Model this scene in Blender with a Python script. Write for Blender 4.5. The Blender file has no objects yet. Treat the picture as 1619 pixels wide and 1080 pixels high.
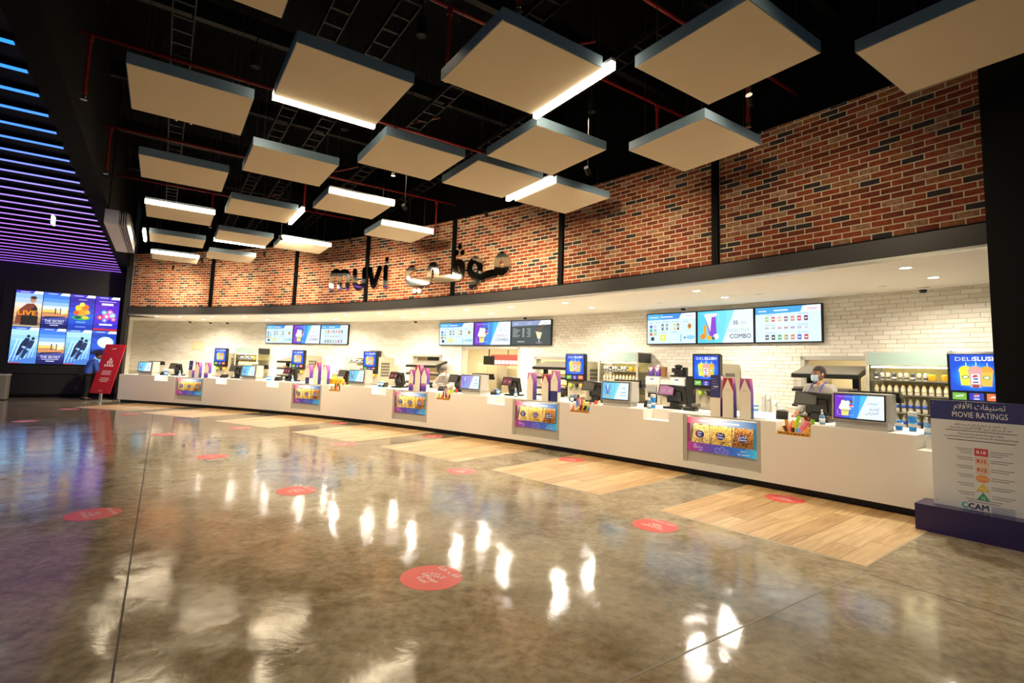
import bpy, math, random
from mathutils import Vector, Matrix
random.seed(7)
SC = bpy.context.scene
COL = SC.collection
R = math.radians
# ---------------------------------------------------------------- camera
cam = bpy.data.cameras.new('camera'); camo = bpy.data.objects.new('camera', cam); COL.objects.link(camo)
cam.sensor_width = 36; cam.lens = 811.28 / 1619 * 36; cam.shift_y = -35.23 / 1619
cam.clip_end = 200
_p, _r = 0.0936739, 0.0315279
fw = Vector((0, math.cos(_p), math.sin(_p))); rt = Vector((1, 0, 0)); up = rt.cross(fw)
cx_, cy_ = rt * math.cos(_r) + up * math.sin(_r), up * math.cos(_r) - rt * math.sin(_r)
m4 = Matrix((cx_, cy_, -fw)).transposed().to_4x4(); m4.translation = (0, 0, 1.65)
camo.matrix_world = m4
SC.camera = camo
# ---------------------------------------------------------------- world and view
wd = bpy.data.worlds.new('world'); SC.world = wd; wd.use_nodes = True
wd.node_tree.nodes['Background'].inputs[0].default_value = (0.60, 0.68, 0.76, 1)
wd.node_tree.nodes['Background'].inputs[1].default_value = 0.30
SC.view_settings.view_transform = 'Standard'; SC.view_settings.look = 'None'
SC.view_settings.exposure = 0.3; SC.view_settings.gamma = 1.0
SC.view_settings.use_curve_mapping = False
SC.cycles.use_denoising = True
SC.cycles.max_bounces = 7; SC.cycles.diffuse_bounces = 4; SC.cycles.glossy_bounces = 4
SC.cycles.transmission_bounces = 6; SC.cycles.transparent_max_bounces = 8
SC.cycles.sample_clamp_indirect = 6.0
BAR_E, BAR_C = 26.0, (1.0, 0.82, 0.55)
DOWN_W, DOWN_C = 45.0, (1.0, 0.90, 0.74)
FLOOD_W = 300.0
SPOT_W, SPOT_C = 480.0, (1.0, 0.80, 0.54)
# ---------------------------------------------------------------- plan of the place
AX, AY, AR = -21.5124, -14.4932, 33.626      # arc of the counter front
BX, BY, BR = -20.4853, -10.9084, 30.7045     # arc of the fascia and brick wall
TH = R(34.161); UX, UY = math.cos(TH), math.sin(TH)
CT = 0.985                                    # counter top height
def uw(u, w, z=0.0): return Vector((u * UX - w * UY, u * UY + w * UX, z))
def pa(phi, r=0.0, z=0.0): p = R(phi); return Vector((AX + (AR + r) * math.cos(p), AY + (AR + r) * math.sin(p), z))
def pb(phi, r=0.0, z=0.0): p = R(phi); return Vector((BX + (BR + r) * math.cos(p), BY + (BR + r) * math.sin(p), z))
# ---------------------------------------------------------------- colour and materials
def lin(c):
    if isinstance(c, str):
        c = c.lstrip('#'); c = [int(c[i:i + 2], 16) / 255 for i in (0, 2, 4)]
        c = [x / 12.92 if x <= 0.04045 else ((x + 0.055) / 1.055) ** 2.4 for x in c]
    return (c[0], c[1], c[2], 1.0)
_mats = {}
def new_mat(name):
    m = bpy.data.materials.new(name); m.use_nodes = True
    nt = m.node_tree; return m, nt, nt.nodes['Principled BSDF']
def mat(name, col='#888888', rough=0.5, metal=0.0, var=0.06, scale=6.0, bump=0.0, spec=0.5, trans=0.0, alpha=1.0, coat=0.0, ior=1.45):
    if name in _mats: return _mats[name]
    m, nt, b = new_mat(name)
    c = lin(col)
    b.inputs['Roughness'].default_value = rough; b.inputs['Metallic'].default_value = metal
    b.inputs['Specular IOR Level'].default_value = spec; b.inputs['IOR'].default_value = ior
    b.inputs['Transmission Weight'].default_value = trans; b.inputs['Alpha'].default_value = alpha
    b.inputs['Coat Weight'].default_value = coat
    tc = nt.nodes.new('ShaderNodeTexCoord'); nz = nt.nodes.new('ShaderNodeTexNoise')
    nz.inputs['Scale'].default_value = scale; nz.inputs['Detail'].default_value = 4
    nt.links.new(tc.outputs['Object'], nz.inputs['Vector'])
    mx = nt.nodes.new('ShaderNodeMix'); mx.data_type = 'RGBA'
    mx.inputs[6].default_value = tuple(min(1, x * (1 - var)) for x in c[:3]) + (1,)
    mx.inputs[7].default_value = tuple(min(1, x * (1 + var)) for x in c[:3]) + (1,)
    nt.links.new(nz.outputs['Fac'], mx.inputs[0]); nt.links.new(mx.outputs[2], b.inputs['Base Color'])
    if bump:
        bp = nt.nodes.new('ShaderNodeBump'); bp.inputs['Strength'].default_value = bump; bp.inputs['Distance'].default_value = 0.01
        nt.links.new(nz.outputs['Fac'], bp.inputs['Height']); nt.links.new(bp.outputs['Normal'], b.inputs['Normal'])
    _mats[name] = m; return m
def emat(name, col, s=1.0):
    if name in _mats: return _mats[name]
    m, nt, b = new_mat(name)
    b.inputs['Base Color'].default_value = (0.01, 0.01, 0.01, 1); b.inputs['Roughness'].default_value = 0.3
    b.inputs['Emission Color'].default_value = lin(col); b.inputs['Emission Strength'].default_value = s
    _mats[name] = m; return m
def ramp_mat(name, stops, ax=(1, 0, 0), s=1.0, rough=0.35, noise=0.0, nscale=4.0):
    """flat print or screen picture: a colour ramp along an axis of the piece's own box; s>0 glows like a screen"""
    if name in _mats: return _mats[name]
    m, nt, b = new_mat(name)
    tc = nt.nodes.new('ShaderNodeTexCoord'); dt = nt.nodes.new('ShaderNodeVectorMath'); dt.operation = 'DOT_PRODUCT'
    dt.inputs[1].default_value = ax
    nt.links.new(tc.outputs['Generated'], dt.inputs[0]); out = dt.outputs['Value']
    if noise:
        nz = nt.nodes.new('ShaderNodeTexNoise'); nz.inputs['Scale'].default_value = nscale; nz.inputs['Detail'].default_value = 5
        nt.links.new(tc.outputs['Generated'], nz.inputs['Vector'])
        ma = nt.nodes.new('ShaderNodeMath'); ma.operation = 'MULTIPLY_ADD'; ma.inputs[1].default_value = noise
        nt.links.new(nz.outputs['Fac'], ma.inputs[0]); nt.links.new(out, ma.inputs[2])
        mb = nt.nodes.new('ShaderNodeMath'); mb.operation = 'SUBTRACT'; mb.inputs[1].default_value = noise * 0.5
        nt.links.new(ma.outputs[0], mb.inputs[0]); out = mb.outputs[0]
    cr = nt.nodes.new('ShaderNodeValToRGB'); nt.links.new(out, cr.inputs[0])
    el = cr.color_ramp.elements
    while len(el) < len(stops): el.new(0.5)
    for e, (t, c) in zip(el, stops): e.position = t; e.color = lin(c)
    b.inputs['Roughness'].default_value = rough
    if s > 0:
        b.inputs['Base Color'].default_value = (0.01, 0.01, 0.01, 1)
        nt.links.new(cr.outputs[0], b.inputs['Emission Color']); b.inputs['Emission Strength'].default_value = s
    else:
        nt.links.new(cr.outputs[0], b.inputs['Base Color'])
    _mats[name] = m; return m
# ---------------------------------------------------------------- mesh builder
class MB:
    def __init__(s): s.v = []; s.f = []; s.mi = []
    def add(s, vs, fs, mi=0, tf=None):
        o = len(s.v)
        s.v += [tuple(tf(Vector(v))) if tf else tuple(v) for v in vs]
        s.f += [tuple(i + o for i in f) for f in fs]; s.mi += [mi] * len(fs); return s
    def box(s, x0, x1, y0, y1, z0, z1, mi=0, tf=None):
        return s.add([(x0, y0, z0), (x1, y0, z0), (x1, y1, z0), (x0, y1, z0), (x0, y0, z1), (x1, y0, z1), (x1, y1, z1), (x0, y1, z1)],
                     [(0, 3, 2, 1), (4, 5, 6, 7), (0, 1, 5, 4), (1, 2, 6, 5), (2, 3, 7, 6), (3, 0, 4, 7)], mi, tf)
    def prism(s, poly, a, b, axis='z', mi=0, tf=None):
        n = len(poly)
        ar = sum(poly[i][0] * poly[(i + 1) % n][1] - poly[(i + 1) % n][0] * poly[i][1] for i in range(n))
        if ar < 0: poly = poly[::-1]
        def pt(p, t):
            return (p[0], p[1], t) if axis == 'z' else ((p[0], t, p[1]) if axis == 'y' else (t, p[0], p[1]))
        vs = [pt(p, a) for p in poly] + [pt(p, b) for p in poly]
        fs = [tuple(range(n))[::-1], tuple(range(n, 2 * n))] + [(i, (i + 1) % n, n + (i + 1) % n, n + i) for i in range(n)]
        if (axis == 'y') ^ (b < a): fs = [f[::-1] for f in fs]
        return s.add(vs, fs, mi, tf)
    def lathe(s, prof, n=16, c=(0, 0, 0), mi=0, tf=None):
        vs = []; fs = []
        for r, z in prof:
            for i in range(n):
                a = 2 * math.pi * i / n; vs.append((c[0] + r * math.cos(a), c[1] + r * math.sin(a), c[2] + z))
        for k in range(len(prof) - 1):
            for i in range(n):
                j = (i + 1) % n; fs.append((k * n + i, k * n + j, (k + 1) * n + j, (k + 1) * n + i))
        fs.append(tuple(range(n))[::-1]); fs.append(tuple(range((len(prof) - 1) * n, len(prof) * n)))
        return s.add(vs, fs, mi, tf)
    def tube(s, pts, r, n=8, mi=0, tf=None):
        pts = [Vector(p) for p in pts]; rs = r if isinstance(r, (list, tuple)) else [r] * len(pts)
        vs = []; fs = []
        for k, p in enumerate(pts):
            d = (pts[min(k + 1, len(pts) - 1)] - pts[max(k - 1, 0)]).normalized()
            a = Vector((0, 0, 1)) if abs(d.z) < 0.9 else Vector((1, 0, 0))
            x = d.cross(a).normalized(); y = x.cross(d)
            for i in range(n):
                t = 2 * math.pi * i / n; vs.append(p + (x * math.cos(t) + y * math.sin(t)) * rs[k])
        for k in range(len(pts) - 1):
            for i in range(n):
                j = (i + 1) % n; fs.append((k * n + i, (k + 1) * n + i, (k + 1) * n + j, k * n + j))
        fs.append(tuple(range(n))); fs.append(tuple(range((len(pts) - 1) * n, len(pts) * n))[::-1])
        return s.add(vs, fs, mi, tf)
    def ball(s, c, rx, ry=None, rz=None, n=12, m=8, mi=0, tf=None):
        ry = ry or rx; rz = rz or rx; vs = []; fs = []
        for k in range(m + 1):
            a = math.pi * k / m - math.pi / 2
            for i in range(n):
                b = 2 * math.pi * i / n
                vs.append((c[0] + rx * math.cos(a) * math.cos(b), c[1] + ry * math.cos(a) * math.sin(b), c[2] + rz * math.sin(a)))
        for k in range(m):
            for i in range(n):
                j = (i + 1) % n; fs.append((k * n + i, k * n + j, (k + 1) * n + j, (k + 1) * n + i))
        return s.add(vs, fs, mi, tf)
    def rbox(s, x0, x1, y0, y1, z0, z1, r=0.02, k=3, axis='z', mi=0, tf=None):
        """box with rounded edges along one axis"""
        if axis == 'z': a0, a1, b0, b1, t0, t1 = x0, x1, y0, y1, z0, z1
        elif axis == 'y': a0, a1, b0, b1, t0, t1 = x0, x1, z0, z1, y0, y1
        else: a0, a1, b0, b1, t0, t1 = y0, y1, z0, z1, x0, x1
        r = min(r, (a1 - a0) / 2 - 1e-4, (b1 - b0) / 2 - 1e-4); poly = []
        for (cx, cy, st) in ((a1 - r, b1 - r, 0), (a0 + r, b1 - r, 90), (a0 + r, b0 + r, 180), (a1 - r, b0 + r, 270)):
            for i in range(k + 1):
                t = R(st + 90 * i / k); poly.append((cx + r * math.cos(t), cy + r * math.sin(t)))
        return s.prism(poly, t0, t1, axis, mi, tf)
    def arc(s, P, p0, p1, r0, r1, z0, z1, step=0.4, mi=0):
        """piece of a curved wall: P = pa or pb"""
        n = max(1, int(math.ceil(abs(p1 - p0) / step))); vs = []; fs = []
        for i in range(n + 1):
            p = p0 + (p1 - p0) * i / n
            vs += [P(p, r0, z0), P(p, r1, z0), P(p, r1, z1), P(p, r0, z1)]
        for i in range(n):
            a = i * 4; b = a + 4
            fs += [(a, b, b + 1, a + 1), (a + 1, b + 1, b + 2, a + 2), (a + 2, b + 2, b + 3, a + 3), (a + 3, b + 3, b, a)]
        fs += [(0, 1, 2, 3), (n * 4 + 3, n * 4 + 2, n * 4 + 1, n * 4)]
        if p1 > p0: fs = [f[::-1] for f in fs]
        return s.add(vs, fs, mi)
    def build(s, name, mats, parent=None, smooth=False, origin=None, rot=None):
        me = bpy.data.meshes.new(name)
        vs = s.v
        if origin is not None: vs = [(v[0] - origin[0], v[1] - origin[1], v[2] - origin[2]) for v in vs]
        me.from_pydata(vs, [], s.f); 
        mats = mats if isinstance(mats, (list, tuple)) else [mats]
        for m in mats: me.materials.append(m)
        if len(mats) > 1: me.polygons.foreach_set('material_index', s.mi)
        if smooth: me.shade_smooth() if smooth is True else me.shade_smooth()
        me.update()
        o = bpy.data.objects.new(name, me); COL.objects.link(o)
        if parent: o.parent = parent
        if origin is not None: o.location = origin
        return o
def tag(o, label=None, cat=None, group=None, kind=None):
    if label: o['label'] = label
    if cat: o['category'] = cat
    if group: o['group'] = group
    if kind: o['kind'] = kind
    return o
def thing(name, label, cat, loc=(0, 0, 0), rz=0.0, group=None, kind=None):
    o = bpy.data.objects.new(name, None); COL.objects.link(o); o.empty_display_size = 0.1
    o.location = loc; o.rotation_euler = (0, 0, rz)
    return tag(o, label, cat, group, kind)
def dup(root, loc=None, rz=None, label=None):
    def cp(o, par):
        c = o.copy(); COL.objects.link(c); c.parent = par
        for ch in o.children: cp(ch, c)
        return c
    r = cp(root, None)
    if loc is not None: r.location = loc
    if rz is not None: r.rotation_euler = (0, 0, rz)
    if label: r['label'] = label
    return r
def frA(phi): return R(phi - 90)          # heading of a thing that stands square to the curved wall
def atA(name, label, cat, phi, r, z=CT, group=None, drz=0.0): return thing(name, label, cat, pa(phi, r, z), frA(phi) + drz, group)
def atB(name, label, cat, phi, r, z=0.9, group=None, drz=0.0): return thing(name, label, cat, pb(phi, r, z), frA(phi) + drz, group)
ORD = ['first', 'second', 'third', 'fourth', 'fifth', 'sixth', 'seventh', 'eighth', 'ninth', 'tenth', 'eleventh', 'twelfth', 'thirteenth', 'fourteenth', 'fifteenth', 'sixteenth', 'seventeenth', 'eighteenth', 'nineteenth', 'twentieth', 'twenty-first', 'twenty-second', 'twenty-third', 'twenty-fourth', 'twenty-fifth', 'twenty-sixth', 'twenty-seventh', 'twenty-eighth', 'twenty-ninth', 'thirtieth', 'thirty-first', 'thirty-second', 'thirty-third', 'thirty-fourth', 'thirty-fifth']
# ---------------------------------------------------------------- lettering
_AR = {'ا': (0xFE8D, 2), 'ب': (0xFE8F, 4), 'ة': (0xFE93, 2), 'ت': (0xFE95, 4), 'ث': (0xFE99, 4), 'ج': (0xFE9D, 4), 'ح': (0xFEA1, 4), 'خ': (0xFEA5, 4), 'د': (0xFEA9, 2), 'ذ': (0xFEAB, 2), 'ر': (0xFEAD, 2), 'ز': (0xFEAF, 2), 'س': (0xFEB1, 4), 'ش': (0xFEB5, 4), 'ص': (0xFEB9, 4), 'ض': (0xFEBD, 4), 'ط': (0xFEC1, 4), 'ع': (0xFEC9, 4), 'غ': (0xFECD, 4), 'ف': (0xFED1, 4), 'ق': (0xFED5, 4), 'ك': (0xFED9, 4), 'ل': (0xFEDD, 4), 'م': (0xFEE1, 4), 'ن': (0xFEE5, 4), 'ه': (0xFEE9, 4), 'و': (0xFEED, 2), 'ى': (0xFEEF, 2), 'ي': (0xFEF1, 4), 'أ': (0xFE83, 2), 'آ': (0xFE81, 2), 'إ': (0xFE87, 2), 'ﻻ': (0xFEFB, 2), 'ﻷ': (0xFEF7, 2)}
def shape(t):
    if not any(ch in _AR for ch in t): return t
    t = t.replace('لا', 'ﻻ').replace('لأ', 'ﻷ'); out = []
    for i, ch in enumerate(t):
        if ch not in _AR: out.append(ch); continue
        base, n = _AR[ch]
        prev = i > 0 and t[i - 1] in _AR and _AR[t[i - 1]][1] == 4
        nxt = i + 1 < len(t) and t[i + 1] in _AR and n == 4
        out.append(chr(base + (3 if prev and nxt else 2 if nxt else 1 if prev else 0)))
    return ''.join(out[::-1])
_txt = {}
def text_geo(t):
    if t in _txt: return _txt[t]
    cu = bpy.data.curves.new('lettering', 'FONT'); cu.body = shape(t); cu.resolution_u = 2; cu.align_x = 'LEFT'; cu.size = 1.0
    ob = bpy.data.objects.new('lettering', cu); COL.objects.link(ob)
    dg = bpy.context.evaluated_depsgraph_get(); me = bpy.data.meshes.new_from_object(ob.evaluated_get(dg))
    vs = [(v.co.x, v.co.y) for v in me.vertices]; fs = [tuple(p.vertices) for p in me.polygons]
    bpy.data.objects.remove(ob); bpy.data.curves.remove(cu); bpy.data.meshes.remove(me)
    xs = [v[0] for v in vs] or [0]
    _txt[t] = (vs, fs, min(xs), max(xs)); return _txt[t]
def put_text(mb, t, x, z, size, y=0.0, align='c', mi=0, bold=0.0, plane='xz', fit=None, tf=None):
    """lettering laid flat on a face: plane xz faces -y, plane xy faces up"""
    vs, fs, a, b = text_geo(t)
    if not vs: return
    w = (b - a) * size; sx = 1.0
    if fit: sx = fit / w; w = fit
    x0 = x - a * size * sx - (w / 2 if align == 'c' else w if align == 'r' else 0)
    offs = [(0, 0)] if not bold else [(0, 0), (bold, 0), (0, bold), (bold, bold)]
    for k, (ox, oz) in enumerate(offs):
        pts = [(x0 + (v[0] + ox) * size * sx, z + (v[1] + oz) * size) for v in vs]
        e = k * 0.0002
        if plane == 'xz': mb.add([(p[0], y - e, p[1]) for p in pts], fs, mi, tf)
        else: mb.add([(p[0], p[1], y + e) for p in pts], fs, mi, tf)
def quad(mb, pts, y=0.0, mi=0, tf=None):
    """flat polygon in the xz plane facing -y"""
    n = len(pts)
    ar = sum(pts[i][0] * pts[(i + 1) % n][1] - pts[(i + 1) % n][0] * pts[i][1] for i in range(n))
    if ar < 0: pts = pts[::-1]
    mb.add([(p[0], y, p[1]) for p in pts], [tuple(range(n))], mi, tf)
def rect(mb, x0, x1, z0, z1, y=0.0, mi=0, tf=None): quad(mb, [(x0, z0), (x1, z0), (x1, z1), (x0, z1)], y, mi, tf)
def disc(mb, x, z, rx, rz=None, y=0.0, mi=0, n=20, a0=0, a1=360, tf=None):
    rz = rz or rx
    quad(mb, [(x + rx * math.cos(R(a0 + (a1 - a0) * i / n)), z + rz * math.sin(R(a0 + (a1 - a0) * i / n))) for i in range(n + (0 if a1 - a0 == 360 else 1))], y, mi, tf)
# ================================================================ structure
def concrete():
    m, nt, b = new_mat('polished_concrete')
    N = nt.nodes.new; L = nt.links.new
    tc = N('ShaderNodeTexCoord')
    def noise(sc, det, dist=0.0, rough=0.6):
        n = N('ShaderNodeTexNoise'); n.inputs['Scale'].default_value = sc; n.inputs['Detail'].default_value = det
        n.inputs['Distortion'].default_value = dist; n.inputs['Roughness'].default_value = rough
        L(tc.outputs['Object'], n.inputs['Vector']); return n
    a, c, d = noise(0.55, 6, 0.8), noise(2.3, 8, 1.2, 0.65), noise(14, 6)
    r1 = N('ShaderNodeValToRGB'); L(a.outputs['Fac'], r1.inputs[0])
    r1.color_ramp.elements[0].position = 0.3; r1.color_ramp.elements[0].color = lin('#877559')
    r1.color_ramp.elements[1].position = 0.72; r1.color_ramp.elements[1].color = lin('#b5ad97')
    r2 = N('ShaderNodeValToRGB'); L(c.outputs['Fac'], r2.inputs[0])
    r2.color_ramp.elements[0].position = 0.34; r2.color_ramp.elements[0].color = lin('#75643f')
    r2.color_ramp.elements[1].position = 0.68; r2.color_ramp.elements[1].color = lin('#c8bfa6')
    mx = N('ShaderNodeMix'); mx.data_type = 'RGBA'; mx.inputs[0].default_value = 0.5
    L(r1.outputs[0], mx.inputs[6]); L(r2.outputs[0], mx.inputs[7])
    r3 = N('ShaderNodeValToRGB'); L(d.outputs['Fac'], r3.inputs[0])
    r3.color_ramp.elements[0].position = 0.25; r3.color_ramp.elements[0].color = lin('#8a8a8a')
    r3.color_ramp.elements[1].position = 0.6; r3.color_ramp.elements[1].color = (1, 1, 1, 1)
    mm = N('ShaderNodeMix'); mm.data_type = 'RGBA'; mm.blend_type = 'MULTIPLY'; mm.inputs[0].default_value = 0.6
    L(mx.outputs[2], mm.inputs[6]); L(r3.outputs[0], mm.inputs[7]); L(mm.outputs[2], b.inputs['Base Color'])
    mr = N('ShaderNodeMapRange'); mr.inputs[1].default_value = 0.3; mr.inputs[2].default_value = 0.7
    mr.inputs[3].default_value = 0.035; mr.inputs[4].default_value = 0.11
    L(c.outputs['Fac'], mr.inputs[0]); L(mr.outputs[0], b.inputs['Roughness'])
    b.inputs['Specular IOR Level'].default_value = 0.45
    b.inputs['Coat Weight'].default_value = 0.0; b.inputs['Coat Roughness'].default_value = 0.06
    bp = N('ShaderNodeBump'); bp.inputs['Strength'].default_value = 0.12; bp.inputs['Distance'].default_value = 0.02
    L(c.outputs['Fac'], bp.inputs['Height']); L(bp.outputs['Normal'], b.inputs['Normal'])
    return m
M_CONC = concrete()
floor = MB().box(-34, 24, -14, 38, -0.2, 0).build('floor', M_CONC)
tag(floor, 'polished mottled brown and grey concrete floor of the foyer', 'floor', kind='structure')
M_JOINT = mat('joint', '#3b352a', 0.6)
M_JOINT2 = mat('joint_pale', '#8b8678', 0.5, var=0.3, scale=20)
def strip(u0, w0, u1, w1, wd, m, name='floor_joint'):
    d = Vector((u1 - u0, w1 - w0)).normalized(); n = Vector((-d.y, d.x)) * wd / 2
    c = [uw(u0 + n.x, w0 + n.y), uw(u1 + n.x, w1 + n.y), uw(u1 - n.x, w1 - n.y), uw(u0 - n.x, w0 - n.y)]
    MB().prism([(p.x, p.y) for p in c], 0.0, 0.0012).build(name, m, floor)
strip(-0.09, -6, -0.05, 20, 0.012, M_JOINT); strip(-6, 2.02, 5.1, 2.05, 0.014, M_JOINT2); strip(5.1, -4, 5.1, 2.0, 0.010, M_JOINT)
strip(-10, 13.6, -0.05, 13.6, 0.01, M_JOINT); strip(-0.09, 8.2, 4.4, 8.2, 0.008, M_JOINT2)
# wood-look plank inlays in front of the counter
def wood(i):
    m, nt, b = new_mat('plank_wood_%d' % i)
    tc = nt.nodes.new('ShaderNodeTexCoord'); mp = nt.nodes.new('ShaderNodeMapping'); mp.inputs['Scale'].default_value = (14, 1.2, 1)
    mp.inputs['Location'].default_value = (i * 3.1, i * 1.7, 0)
    nz = nt.nodes.new('ShaderNodeTexNoise'); nz.inputs['Scale'].default_value = 1.5; nz.inputs['Detail'].default_value = 6; nz.inputs['Distortion'].default_value = 0.6
    nt.links.new(tc.outputs['Object'], mp.inputs[0]); nt.links.new(mp.outputs[0], nz.inputs['Vector'])
    cr = nt.nodes.new('ShaderNodeValToRGB'); nt.links.new(nz.outputs['Fac'], cr.inputs[0])
    a, c = [('#a58354', '#d0af7c'), ('#ad8a5a', '#d8b884'), ('#9c784a', '#c6a472'), ('#b19064', '#dcbf8e')][i]
    cr.color_ramp.elements[0].position = 0.25; cr.color_ramp.elements[0].color = lin(a)
    cr.color_ramp.elements[1].position = 0.75; cr.color_ramp.elements[1].color = lin(c)
    nt.links.new(cr.outputs[0], b.inputs['Base Color']); b.inputs['Roughness'].default_value = 0.42
    return m
WOOD = [wood(i) for i in range(4)]
M_GROUT = mat('plank_grout', '#d8cfbd', 0.7)
PATCH = [(37.85, 41.72), (43.34, 47.2), (48.72, 52.7), (54.22, 58.19), (60.0, 64.0), (66.0, 69.9), (71.4, 75.3)]
for k, (p0, p1) in enumerate(PATCH):
    big = k < 4
    t = thing('floor_inlay', ORD[k] + ' wood plank floor inlay from the ratings sign, running up to the counter', 'floor inlay', pa((p0 + p1) / 2, -1.2, 0), frA((p0 + p1) / 2), 'plank inlays before the counter', 'structure')
    rf = -2.35 + 0.12 * max(0, k - 3)
    inv = Matrix.Rotation(-frA((p0 + p1) / 2), 4, 'Z') @ Matrix.Translation(-t.location)
    def loc_prism(a0, a1, r0, r1, z0, z1):
        q = [inv @ pa(a0, r0), inv @ pa(a1, r0), inv @ pa(a1, r1), inv @ pa(a0, r1)]
        return MB().prism([(v.x, v.y) for v in q], z0, z1)
    loc_prism(p0 - .01, p1 + .01, rf - .008, 0.1, 0.0, 0.002).build('grout_bed', M_GROUT, t)
    n = 10; cuts = [0.35, 0.7, 0.2, 0.55, 0.8]
    for i in range(n):
        a0 = p0 + (p1 - p0) * i / n; a1 = p0 + (p1 - p0) * (i + 1) / n; g = 0.0045
        cut = rf + (0.1 - rf) * (cuts[(i * 2 + k) % 5])
        for (r0, r1) in ((rf, cut - 0.003), (cut + 0.003, 0.08)):
            loc_prism(a0 + g, a1 - g, r0, r1, 0.0015, 0.005).build('plank', WOOD[(i * 3 + k + int(r0 == rf)) % 4], t)
# fascia, trims, soffit
M_FASC = mat('fascia_grey', '#32312f', 0.38, 0.0, var=0.08, scale=2)
M_BLACK = mat('matt_black', '#070708', 0.6, var=0.2, spec=.15)
M_STEEL = mat('brushed_steel', '#b9b6ac', 0.32, 0.9, var=0.08, scale=30)
M_STEEL2 = mat('satin_steel_paint', '#bdb9ad', 0.4, 0.2, var=0.06, scale=10)
M_WHITE = mat('white_plaster', '#f5f1e7', 0.8, var=0.02)
PL, PR, PN = 78.5, 32.65, 83.5
tag(MB().arc(pb, PL, PR, -0.06, 0.14, 3.20, 3.445).build('trim_1', M_FASC), 'long curved dark grey fascia beam under the brick wall', 'beam', kind='structure')
tag(MB().arc(pb, PL, PR, -0.055, 0.1, 3.172, 3.20).build('trim_2', M_STEEL), 'thin silver strip along the fascia bottom', 'trim', kind='structure')
tag(MB().arc(pb, PL, PR, -0.03, 0.1, 3.445, 3.47).build('trim_3', M_BLACK), 'black shadow gap between fascia and bricks', 'trim', kind='structure')
soff = MB().arc(pb, PL, PR, 0.1, 0.5, 3.185, 3.30).arc(pb, PL, PR, 0.5, 3.0, 3.185, 3.30).arc(pb, PN, PL, 1.35, 3.0, 3.185, 3.30).build('ceiling', M_WHITE)
tag(soff, 'smooth white soffit ceiling above the counter', 'ceiling', kind='structure')
# brick wall
M_MORT = mat('mortar', '#d6c6a6', 0.95, var=0.12, scale=25, bump=0.3)
def brick_mat(n, c1, c2, wt):
    m, nt, b = new_mat(n)
    tc = nt.nodes.new('ShaderNodeTexCoord'); nz = nt.nodes.new('ShaderNodeTexNoise'); nz.inputs['Scale'].default_value = 22; nz.inputs['Detail'].default_value = 6
    oi = nt.nodes.new('ShaderNodeObjectInfo'); ad = nt.nodes.new('ShaderNodeVectorMath'); ad.operation = 'ADD'
    nt.links.new(tc.outputs['Object'], ad.inputs[0]); nt.links.new(oi.outputs['Location'], ad.inputs[1]); nt.links.new(ad.outputs[0], nz.inputs['Vector'])
    cr = nt.nodes.new('ShaderNodeValToRGB'); nt.links.new(nz.outputs['Fac'], cr.inputs[0])
    e = cr.color_ramp.elements; e[0].position = 0.3; e[0].color = lin(c1); e[1].position = wt; e[1].color = lin(c2)
    nt.links.new(cr.outputs[0], b.inputs['Base Color']); b.inputs['Roughness'].default_value = 0.9
    bp = nt.nodes.new('ShaderNodeBump'); bp.inputs['Strength'].default_value = 0.4; bp.inputs['Distance'].default_value = 0.006
    nt.links.new(nz.outputs['Fac'], bp.inputs['Height']); nt.links.new(bp.outputs['Normal'], b.inputs['Normal'])
    return m
BRK = [brick_mat('brick_red', '#74301a', '#984828', 0.7), brick_mat('brick_dark_red', '#572012', '#78341c', 0.7), brick_mat('brick_brown', '#784428', '#a06840', 0.7),
       brick_mat('brick_pale', '#7a4f36', '#a88468', 0.72), brick_mat('brick_charcoal', '#1f1a1c', '#3a3032', 0.75)]
wall_b = thing('wall_brick', 'curved red and brown brick wall above the counter', 'wall', pb(55, 0, 3.4), 0, None, 'structure')
MB().arc(pb, PL, PR, 0.0, 0.25, 3.46, 5.49).build('mortar_bed', M_MORT, wall_b, origin=tuple(wall_b.location)).location = (0, 0, 0)
POSTS = [71.52, 64.25, 58.35, 51.94, 45.48, 38.99]
for k, p in enumerate(POSTS):
    o = pb(p, 0, 3.45); mb = MB().box(-0.055, 0.055, -0.07, 0.03, 0, 2.03).box(-0.012, 0.012, -0.078, -0.07, 0, 2.03)
    ob = mb.build('trim_%d' % (k + 4), M_BLACK); ob.location = o; ob.rotation_euler = (0, 0, frA(p))
    tag(ob, ORD[k] + ' black steel post from the left on the brick wall', 'post', kind='structure')
def dphi(w, r=BR): return math.degrees(w / r)
_bm = {}
def brick_mesh(i, w, h):
    key = (i, round(w, 3), round(h, 3))
    if key not in _bm:
        w2, h2, c = w / 2, h / 2, 0.004
        me = bpy.data.meshes.new('brick')
        vs = [(-w2, 0, -h2), (w2, 0, -h2), (w2, 0, h2), (-w2, 0, h2), (-w2 + c, -.008, -h2 + c), (w2 - c, -.008, -h2 + c), (w2 - c, -.008, h2 - c), (-w2 + c, -.008, h2 - c)]
        me.from_pydata(vs, [], [(4, 5, 6, 7), (0, 1, 5, 4), (1, 2, 6, 5), (2, 3, 7, 6), (3, 0, 4, 7)]); me.materials.append(BRK[i]); _bm[key] = me
    return _bm[key]
rb = random.Random(3); bricks = []
edges = [PL] + POSTS + [PR]
CH, BLN = 0.0825, 0.241
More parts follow.
